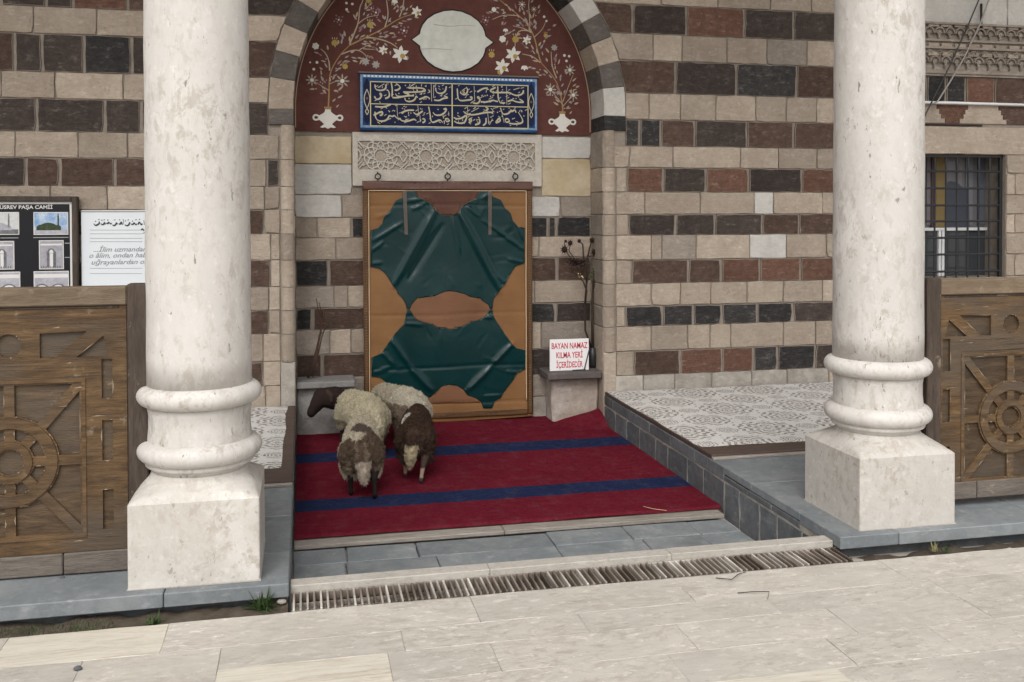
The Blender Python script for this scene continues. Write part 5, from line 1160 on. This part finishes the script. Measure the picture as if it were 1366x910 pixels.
# ---- dried plant in a dark pot behind the sign
dp = thing('dried_plant', 'tall dried plant with dark seed heads in a dark pot behind the white sign', 'plant', (2.19, 7.36, .405))
PYY = 7.36
c8 = lambda x, y: (lambda p: (p[0], PYY, p[1]))(W(720 + x / 4.55, 300 + y / 4.55, PYY))
q = MB(); pp = c8(322, 800); q.lathe(pp[0] - .002, PYY, [(.030, .4055), (.040, .43), (.043, .50), (.036, .545), (.030, .55), (.032, .565)], 16); q.build('pot', IRONB, dp, True)
q = MB()
for pts, r in (([(318, 760), (275, 640), (275, 500), (285, 400), (262, 345), (240, 320)], .009), ([(322, 760), (318, 600), (318, 450), (325, 340), (345, 250)], .011), ([(276, 480), (285, 340), (268, 200), (262, 120), (240, 95)], .008), ([(283, 350), (285, 230), (300, 150), (316, 95)], .008), ([(268, 230), (210, 215), (180, 190), (152, 150)], .005), ([(215, 215), (180, 160), (185, 115)], .004), ([(300, 190), (330, 190), (332, 165)], .005), ([(330, 300), (350, 260), (355, 235)], .005), ([(335, 180), (368, 155)], .003), ([(322, 400), (345, 330), (370, 290)], .005), ([(152, 150), (150, 110), (155, 100)], .003)):
    P = [c8(*p) for p in pts]; P = [(x, y + .02 * noise.noise((x * 9, z_ * 9, 0)), z_) for x, y, z_ in P]; q.tube(P, [r * (1 - .5 * i / len(P)) for i in range(len(P))], 6)
q.build('stem', STEMD, dp, True)
for x, y, r in ((150, 150, .032), (185, 110, .024), (157, 100, .012), (332, 165, .030), (316, 95, .022), (368, 155, .014), (355, 235, .028), (240, 98, .016)):
    q = MB(); c = c8(x, y); q.ball(c, r * .75, 0, 6, (1, 1, 1.1))
    for k in range(9): leaf_a = k * .7; q.tube([c, (c[0] + r * 1.2 * math.cos(leaf_a), c[1] + U(-.01, .01), c[2] + r * 1.2 * math.sin(leaf_a))], [.006, .002], 4)
    q.build('seed_head', HEADD, dp, True)
def leafcloud(n, cx, cy, cz, sx, sy, sz, L, wd):
    q = MB()
    for _ in range(n):
        p = Vector((cx + random.gauss(0, sx), cy + random.gauss(0, sy), cz + random.gauss(0, sz))); d = Vector((U(-1, 1), U(-1, 1), U(-1, .6))).normalized(); s_ = d.orthogonal().normalized(); s_ = (s_ * math.cos(U(0, 3)) + d.cross(s_) * U(-1, 1)).normalized(); l_ = L * U(.6, 1.3)
        q.add([p, p + d * l_ * .45 + s_ * wd * .5, p + d * l_, p + d * l_ * .45 - s_ * wd * .5], [(0, 1, 2, 3)])
    return q
c = c8(360, 310); leafcloud(110, c[0], PYY, c[2], .024, .015, .034, .035, .018).build('foliage', LEAFG, dp, recalc=False)
c = c8(225, 225); leafcloud(80, c[0], PYY, c[2], .030, .012, .014, .04, .014).build('dry_leaves', HEADD, dp, recalc=False)
c = c8(380, 360); leafcloud(60, c[0], PYY, c[2], .012, .012, .04, .035, .014).build('dry_leaves', HEADD, dp, recalc=False)
c = c8(232, 300); leafcloud(9, c[0], PYY - .01, c[2], .022, .012, .014, .020, .012).build('flower', PETAL, dp, recalc=False)

bt = thing('bare_twig', 'thin bare brown twig standing on the pale capped seat', 'twig', (.03, 7.3, .405))
S = lambda x, y: (lambda p: (p[0], 7.32, p[1]))(W(x, y, 7.32))
q = MB()
for pts, r in (([(411, 504), (421, 473), (427.5, 444), (431, 425), (433, 413)], .010), ([(417, 503), (423, 478), (429.5, 449), (437, 428)], .007), ([(430, 424), (424.5, 413), (422, 398)], .005), ([(431, 420), (427, 410), (426, 404)], .004), ([(414, 502), (421, 480), (424, 465)], .009), ([(427, 447), (434, 440), (441, 418)], .003)):
    q.tube([S(*p) for p in pts], [r * (1 - .6 * i / len(pts)) for i in range(len(pts))], 6)
q.build('stem', m_plain('twig_bark', (.06, .035, .025), .85, .2, .3, 40), bt, True)

# ---- drain grating
dg_ = thing('drain_grate', 'long rusty steel drain grating along the pale curb', 'drain', (1.1, 3.72, ZG))
STEEL = NT('worn_steel', .45, .5)
_n = STEEL.noise(2.2, 3, .5); _c = STEEL.ramp(_n, [(.38, (.10, .075, .058)), (.52, (.27, .225, .185)), (.66, (.58, .54, .48))]); _c = STEEL.value(_c, .22); STEEL = STEEL.done(_c, STEEL.bump(_n, .4, .003))
q = MB(); q.box(PX0 + .004, 2.318, 3.62, 3.82, ZG - .15, ZG - .11); q.build('silt', m_stone('dark_silt', (.04, .03, .023), (.08, .062, .048), (.02, .016, .012), .0, 20, .6, 1.), dg_)
q = MB()
for y in (3.632, 3.812): q.cbox(PX0 + .006, 2.315, y - .005, y + .005, ZG - .04, ZG - .004, .002)
q.build('frame', STEEL, dg_)
q = MB()
for y in (3.69, 3.752): q.box(PX0 + .01, 2.312, y - .003, y + .003, ZG - .035, ZG - .022)
q.build('cross_rod', STEEL, dg_)
bme = MB(); bme.cbox(-.0040, .0040, 3.640, 3.805, -.03, .0, .0015); bar_me = bme.mesh('bar'); bar_me.materials.append(STEEL)
nb_ = 92
for k in range(nb_):
    o = bpy.data.objects.new('bar', bar_me); COL.objects.link(o); o.parent = dg_
    o.location = Vector((PX0 + .018 + k * (2.30 - PX0 - .02) / nb_ + U(-.0004, .0004), 0, ZG + .001)) - wloc(dg_)

# ---- cables and the white conduit beside the window
S3 = lambda x, y, Y: (lambda p: (p[0], Y, p[1]))(W(x, y, Y))
def cable(pts, r, m_, lab, Y=7.05):
    P = [S3(x, y, Y) for x, y in pts]; q = MB(); q.tube(P, r, 8); tag(q.build('cable', m_, None, True), lab, 'cable', 'cables in front of the carved frieze')
cable([(1318, -40), (1305.7, 0), (1288, 42), (1268, 85.7), (1250, 122), (1232, 158), (1218, 190)], .006, IRONB, 'black cable slanting across the carved frieze')
cable([(1330, -40), (1319, 0), (1308, 31), (1286, 77), (1268, 108), (1251, 135), (1244, 139)], .007, m_plain('grey_cable', (.30, .27, .24), .6), 'grey cable slanting across the carved frieze to the conduit', 7.06)
q = MB(); zc4 = W(1300, 138, 7.1)[1]; q.tube([(4.6, 7.10, zc4 - .004), (5.4, 7.10, zc4), (6.6, 7.10, zc4 - .003)], .011, 10); tag(q.build('conduit', PVC, None, True), 'white conduit running along the wall below the carved frieze', 'pipe')
q = MB(); q.tube([S3(1309, 5, 7.09), S3(1309, 30, 7.09), S3(1310, 45, 7.09)], .010, 8); tag(q.build('wire_bracket', IRON, None, True), 'short iron bracket above the carved frieze by the cables', 'bracket')

# ---- weeds and debris in the trench
def tuft(cx, cy, n, L, lab, spread=.9, nm='weed', m_=LEAFG):
    t = thing(nm, lab, 'plant', (cx, cy, .14)); q = MB()
    for k in range(n):
        a = U(0, 6.283); el = U(.25, 1.35); l_ = L * U(.5, 1.1); d = Vector((math.cos(a) * math.cos(el) * spread, math.sin(a) * math.cos(el) * spread * .7, math.sin(el))); s_ = Vector((-math.sin(a), math.cos(a), 0)) * U(.002, .0042)
        p = Vector((cx + U(-.02, .02), cy + U(-.012, .012), .136)); vs = []
        for i in range(5):
            u = i / 4; pt_ = p + d * l_ * u + Vector((0, 0, -.35 * l_ * u * u * math.cos(el))); wd = (1 - u) ** .7 * (1.2 if i else .7); vs += [pt_ + s_ * wd, pt_ - s_ * wd]
        q.add(vs, [(2 * i, 2 * i + 1, 2 * i + 3, 2 * i + 2) for i in range(4)])
    q.build('blades', m_, t, recalc=False); return t
gx_, gy_ = G(351, 812, .14)
tuft(gx_, gy_, 120, .105, 'bushy green grass tuft against the slab at the end of the drain')
gx_, gy_ = G(205, 830, .14); tuft(gx_, gy_, 34, .06, 'small dark weed below the middle of the plinth', .8)
gx_, gy_ = G(1246, 737, .13); tuft(gx_, gy_, 16, .075, 'thin pale weed sprouting below the slab by the far column', .5, m_=m_plain('dry_grass', (.22, .2, .09), .8))
gx_, gy_ = G(1262, 736, .13); tuft(gx_, gy_, 26, .03, 'low mossy weed in the joint under the far slab', 1.1)
q = MB()
for _ in range(380):
    px = U(-60, 150); x, y = G(px, 840, .14); y = U(3.63, 3.76); k = abs(noise.noise((x * 6, 0, 3))); p = Vector((x, y, .135)); l_ = U(.012, .035) * (1.6 if R() < .06 else 1); d = Vector((U(-.5, .5), U(-.5, .5), 1)).normalized() * l_; s_ = Vector((U(-1, 1), U(-1, 1), 0)).normalized() * .0022
    q.add([p - s_, p + s_, p + d * .6 + s_ * .6, p + d], [(0, 1, 2, 3)])
tag(q.build('grass', LEAFG, None, recalc=False), 'thin short grass growing in the trench below the slab', 'grass', kind='stuff')
def pebble(px, py, r, lab, mat, zz_=.145):
    x, y = G(px, py, zz_); q = MB(); q.ball((x, y, zz_ + r * .4), r, 0, 7, (1.2, .9, .65)); me = q.mesh('pebble')
    for v in me.vertices: v.co += Vector((noise.noise(v.co * 60), noise.noise(v.co * 60 + Vector((3, 0, 0))), 0)) * r * .25
    tag(link('pebble', me, None, [mat], True), lab, 'pebble')
pebble(376, 805, .016, 'small pale pebble between the grass tuft and the drain', PLASTER)
pebble(104, 893.5, .012, 'small dark pebble lying on the pale paving', SLATED, ZG)
pebble(83, 771.5, .008, 'tiny dark pebble on the grey slab below the carved panel', SLATED, ZP)
def twig(pts, lab, zz_=ZG):
    q = MB(); P = [G(x, y, zz_ + .004) + (zz_ + .004 + (.006 if 0 < i < len(pts) - 1 else 0),) for i, (x, y) in enumerate(pts)]; q.tube(P, [.0018] * (len(P) - 1) + [.001], 5); tag(q.build('fallen_twig', STEMD, None, True), lab, 'twig')
twig([(984, 791), (1005, 791.5), (1026, 791.5), (1024, 799)], 'bent dark twig lying on the paving in front of the drain')
twig([(955, 771), (976, 775), (985, 768), (995, 763)], 'thin twig lying at the edge of the drain grating')
def straw(pts, lab):
    q = MB(); q.tube([(x, y, rug_z(x, y) + .006) for x, y in [G(*p, 0) for p in pts]], .0013, 5); tag(q.build('straw', PETAL, None, True), lab, 'straw')
straw([(858, 677), (872, 680), (889, 682)], 'pale straw on the carpet edge near the platform'); 

# ================================================================== SHEEP
def lamb(lab, base, head_deg, size, paint, pose, seed):
    """one continuous body grown from overlapping tapered limbs, with a fleece of curled locks"""
    rs = random.Random(seed); S_ = []
    def seg(a, b, ra, rb, tg):
        a, b = Vector(a), Vector(b); n = max(2, int((b - a).length / (min(ra, rb) * .35)) + 1)
        for i in range(n + 1): t = i / n; S_.append((a.lerp(b, t), ra + (rb - ra) * t, tg))
    W_ = 'wool'
    seg((0, -.185, .275), (0, -.06, .272), .118, .128, W_); seg((0, -.06, .272), (0, .12, .268), .128, .118, W_); seg((0, .12, .268), (0, .20, .28), .118, .10, W_)
    seg((0, -.2, .25), (0, -.245, .24), .105, .07, W_)
    nk = Vector(pose['neck']); hd = Vector(pose['head']); mz = Vector(pose['muzzle'])
    seg((0, .20, .30), nk, .085, .066, W_ if pose.get('woolneck') else 'head'); hr = pose.get('hdr', .055); seg(nk, hd, pose.get('nkr', .062), hr, 'head'); seg(hd, hd.lerp(mz, .5), hr, hr * .8, 'head'); seg(hd.lerp(mz, .5), mz, hr * .76, hr * .55, 'head')
    hr_ = pose.get('hdr', .055); f = (mz - hd).normalized(); up = Vector((0, 0, 1)); sd_ = f.cross(up).normalized()
    for s in (-1, 1):
        ear0 = hd - f * .035 + sd_ * s * (hr_ * .8) + up * .02; seg(ear0, ear0 + sd_ * s * .045 - up * .04 - f * .02, .014, .017, 'ear'); seg(ear0 + sd_ * s * .045 - up * .04 - f * .02, ear0 + sd_ * s * .055 - up * .085 - f * .02, .016, .008, 'ear')
        hx, hy = pose['hind'][0 if s < 0 else 1]; fx, fy = pose['fore'][0 if s < 0 else 1]
        seg((s * .07, -.18, .25), (s * .080, -.175, .17), .088, .060, W_); seg((s * .080, -.175, .17), (s * .077, -.19, .125), .058, .036, W_); seg((s * .082, -.17, .165), (s * .076 + hx * .4, -.225 + hy * .6, .115), .05, .024, 'leg'); seg((s * .076 + hx * .4, -.225 + hy * .6, .115), (s * .07 + hx, -.21 + hy, .03), .021, .0165, 'leg'); seg((s * .07 + hx, -.21 + hy, .03), (s * .07 + hx, -.195 + hy, .012), .019, .018, 'hoof')
        seg((s * .062, .14, .22), (s * .066, .15, .16), .058, .036, W_); seg((s * .066, .15, .16), (s * .064 + fx * .5, .16 + fy * .5, .095), .028, .020, 'leg'); seg((s * .064 + fx * .5, .16 + fy * .5, .095), (s * .062 + fx, .15 + fy, .03), .019, .016, 'leg'); seg((s * .062 + fx, .15 + fy, .03), (s * .062 + fx, .163 + fy, .012), .019, .018, 'hoof')
    tx_ = pose.get('tail', 0)
    seg((tx_ * .3, -.275, .30), (tx_ * .7, -.315, .24), .05, .044, 'tailtop'); seg((tx_ * .7, -.315, .24), (tx_, -.335, .175), .044, .034, 'tail'); seg((tx_, -.335, .175), (tx_, -.33, .125), .034, .018, 'tail')
    q = MB()
    for p, r, tg in S_: q.ball(p, r, 0, 6)
    me = q.mesh('raw', False); o = bpy.data.objects.new('raw', me); COL.objects.link(o)
    rm = o.modifiers.new('r', 'REMESH'); rm.mode = 'VOXEL'; rm.voxel_size = .0075; sm_ = o.modifiers.new('s', 'SMOOTH'); sm_.iterations = 5; sm_.factor = .5
    body = bpy.data.meshes.new_from_object(o.evaluated_get(bpy.context.evaluated_depsgraph_get())); bpy.data.objects.remove(o); bpy.data.meshes.remove(me); body.name = 'sheep'
    nv = len(body.vertices); P = np.zeros(nv * 3); body.vertices.foreach_get('co', P); P = P.reshape(-1, 3); N = np.zeros(nv * 3); body.vertices.foreach_get('normal', N); N = N.reshape(-1, 3)
    C_ = np.array([s[0][:] for s in S_]); Rr = np.array([s[1] for s in S_]); tags = [s[2] for s in S_]
    near = np.concatenate([np.argmin(np.linalg.norm(P[i:i + 2000, None] - C_[None], axis=2) - Rr[None], axis=1) for i in range(0, nv, 2000)])
    tg = [tags[i] for i in near]; cols = np.ones((nv, 4)); P2 = P.copy()
    for i in range(nv):
        p = Vector(P[i]); wool = tg[i] in ('wool', 'tail', 'tailtop')
        c = paint(p, tg[i], Vector(N[i])); k = 1.
        if wool:
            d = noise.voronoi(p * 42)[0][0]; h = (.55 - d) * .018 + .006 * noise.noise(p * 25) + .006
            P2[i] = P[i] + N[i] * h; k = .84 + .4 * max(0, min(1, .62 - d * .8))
        else: P2[i] = P[i] + N[i] * .0015 * noise.noise(p * 60)
        cols[i, :3] = [min(1, x * k * (1 + .12 * noise.noise(p * 30))) for x in c]
    body.vertices.foreach_set('co', P2.ravel()); ca = body.color_attributes.new('Col', 'FLOAT_COLOR', 'POINT'); ca.data.foreach_set('color', cols.ravel()); body.update()
    body.materials.append(COAT); body.polygons.foreach_set('use_smooth', [True] * len(body.polygons))
    ob = bpy.data.objects.new('sheep', body); COL.objects.link(ob); tag(ob, lab, 'sheep', 'sheep on the red carpet')
    # fleece locks
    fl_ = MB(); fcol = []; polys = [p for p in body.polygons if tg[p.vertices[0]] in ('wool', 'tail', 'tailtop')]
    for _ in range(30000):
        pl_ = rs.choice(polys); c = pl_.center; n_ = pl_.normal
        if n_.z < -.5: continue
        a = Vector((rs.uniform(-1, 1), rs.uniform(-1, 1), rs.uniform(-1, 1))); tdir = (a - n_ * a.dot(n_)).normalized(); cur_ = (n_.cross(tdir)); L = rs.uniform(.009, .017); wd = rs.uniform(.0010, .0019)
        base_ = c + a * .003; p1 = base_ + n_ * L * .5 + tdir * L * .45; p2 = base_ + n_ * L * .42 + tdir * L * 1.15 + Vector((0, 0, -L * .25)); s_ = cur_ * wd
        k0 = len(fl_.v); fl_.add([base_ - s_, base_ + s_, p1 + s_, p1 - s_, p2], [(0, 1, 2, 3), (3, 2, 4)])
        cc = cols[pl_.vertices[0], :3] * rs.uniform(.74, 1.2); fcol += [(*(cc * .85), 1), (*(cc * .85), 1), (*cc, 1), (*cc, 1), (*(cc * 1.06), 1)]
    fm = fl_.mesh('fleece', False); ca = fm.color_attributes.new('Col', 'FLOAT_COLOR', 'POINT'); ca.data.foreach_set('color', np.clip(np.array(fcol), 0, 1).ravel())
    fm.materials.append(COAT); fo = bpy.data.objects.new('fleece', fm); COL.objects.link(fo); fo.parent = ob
    for s in (-1, 1):
        q = MB(); e = hd.lerp(mz, .22) + sd_ * s * .040 + Vector((0, 0, .012)); q.ball(e, .0075, 0, 6); eo = q.build('eye', IRONB, None, True); eo.parent = ob; eo.location = (0, 0, 0)
    ob.location = (base[0], base[1], rug_z(*base) + .001); ob.rotation_euler = (0, 0, rad(head_deg)); ob.scale = (size * pose.get('wide', 1), size, size)
    return ob
CREAM, DKB = (.56, .49, .37), (.040, .025, .019)
def near_(p, c, r, n=.35): return (p - Vector(c)).length < r * (1 + n * noise.noise(p * 22))
def paint1(p, tg, n):
    if tg in ('leg', 'hoof'): return (.022, .016, .014)
    if tg in ('head', 'ear'): return DKB
    if tg == 'tail': return (.55, .465, .37)
    br = (.13, .088, .062); mot = (.21, .16, .112)
    if near_(p, (.005, -.16, .41), .078): return (.125, .095, .076)
    if near_(p, (-.10, -.26, .24), .10) or near_(p, (.10, -.24, .27), .115): return br if noise.noise(p * 9) > -.3 else mot
    if tg == 'tailtop': return (.12, .08, .055) if abs(p.x) < .018 else mot
    if p.y < -.22 and p.z < .34: return mot if noise.noise(p * 16) > -.1 else br
    return CREAM
def paint2(p, tg, n):
    if tg == 'hoof': return (.06, .05, .045)
    if tg == 'leg': return (.30, .215, .165) if p.z < .095 and p.y < .05 else (.06, .04, .03)
    if tg == 'tail' or (tg == 'tailtop' and p.z < .25): return (.46, .385, .25)
    if near_(p, (-.085, -.13, .37), .054, .25): return (.6, .56, .5)
    return (.058, .034, .024) if noise.noise(p * 12) > -.2 else (.078, .048, .034)
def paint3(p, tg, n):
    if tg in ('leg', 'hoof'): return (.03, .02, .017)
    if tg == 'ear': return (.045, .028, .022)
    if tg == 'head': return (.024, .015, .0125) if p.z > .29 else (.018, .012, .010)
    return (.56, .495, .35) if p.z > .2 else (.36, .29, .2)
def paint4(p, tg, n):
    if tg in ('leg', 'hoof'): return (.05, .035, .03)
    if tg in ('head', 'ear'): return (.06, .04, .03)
    if p.z < .22 or (p.x < -.075 and p.z < .31): return (.20, .15, .11) if noise.noise(p * 10) > -.2 else (.3, .24, .18)  # belly browned; left flank darkened, its shade painted into the coat
    return (.56, .50, .395) if p.y < -.05 else (.46, .40, .30)  # rump lighter than the forepart, shading put into the coat
grz = dict(neck=(0, .285, .29), head=(.01, .35, .23), muzzle=(.01, .40, .14), woolneck=True)
lamb('cream sheep with brown patches and dark legs walking away, nearest to the camera', (.335, 5.80), -3, .98, paint1, dict(grz, wide=.84, hind=((-.005, .03), (.02, -.06)), fore=((0, .03), (0, -.02)), tail=.012), 1)
lamb('dark brown sheep with a pale tail walking away', (.70, 6.08), -9, .98, paint2, dict(grz, wide=.80, hind=((-.01, .05), (-.02, -.10)), fore=((.0, -.02), (.06, .06)), tail=-.03), 2)
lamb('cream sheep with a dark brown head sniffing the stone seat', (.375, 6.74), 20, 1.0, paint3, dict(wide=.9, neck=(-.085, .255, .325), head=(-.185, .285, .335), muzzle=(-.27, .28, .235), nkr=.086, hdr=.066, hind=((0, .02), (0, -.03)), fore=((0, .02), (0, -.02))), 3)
lamb('cream sheep with flank shade painted brown between the dark sheep and the door curtain', (.67, 6.88), 24, 1.0, paint4, dict(grz, wide=.9, hind=((0, .02), (0, -.02)), fore=((0, .02), (0, 0))), 4)
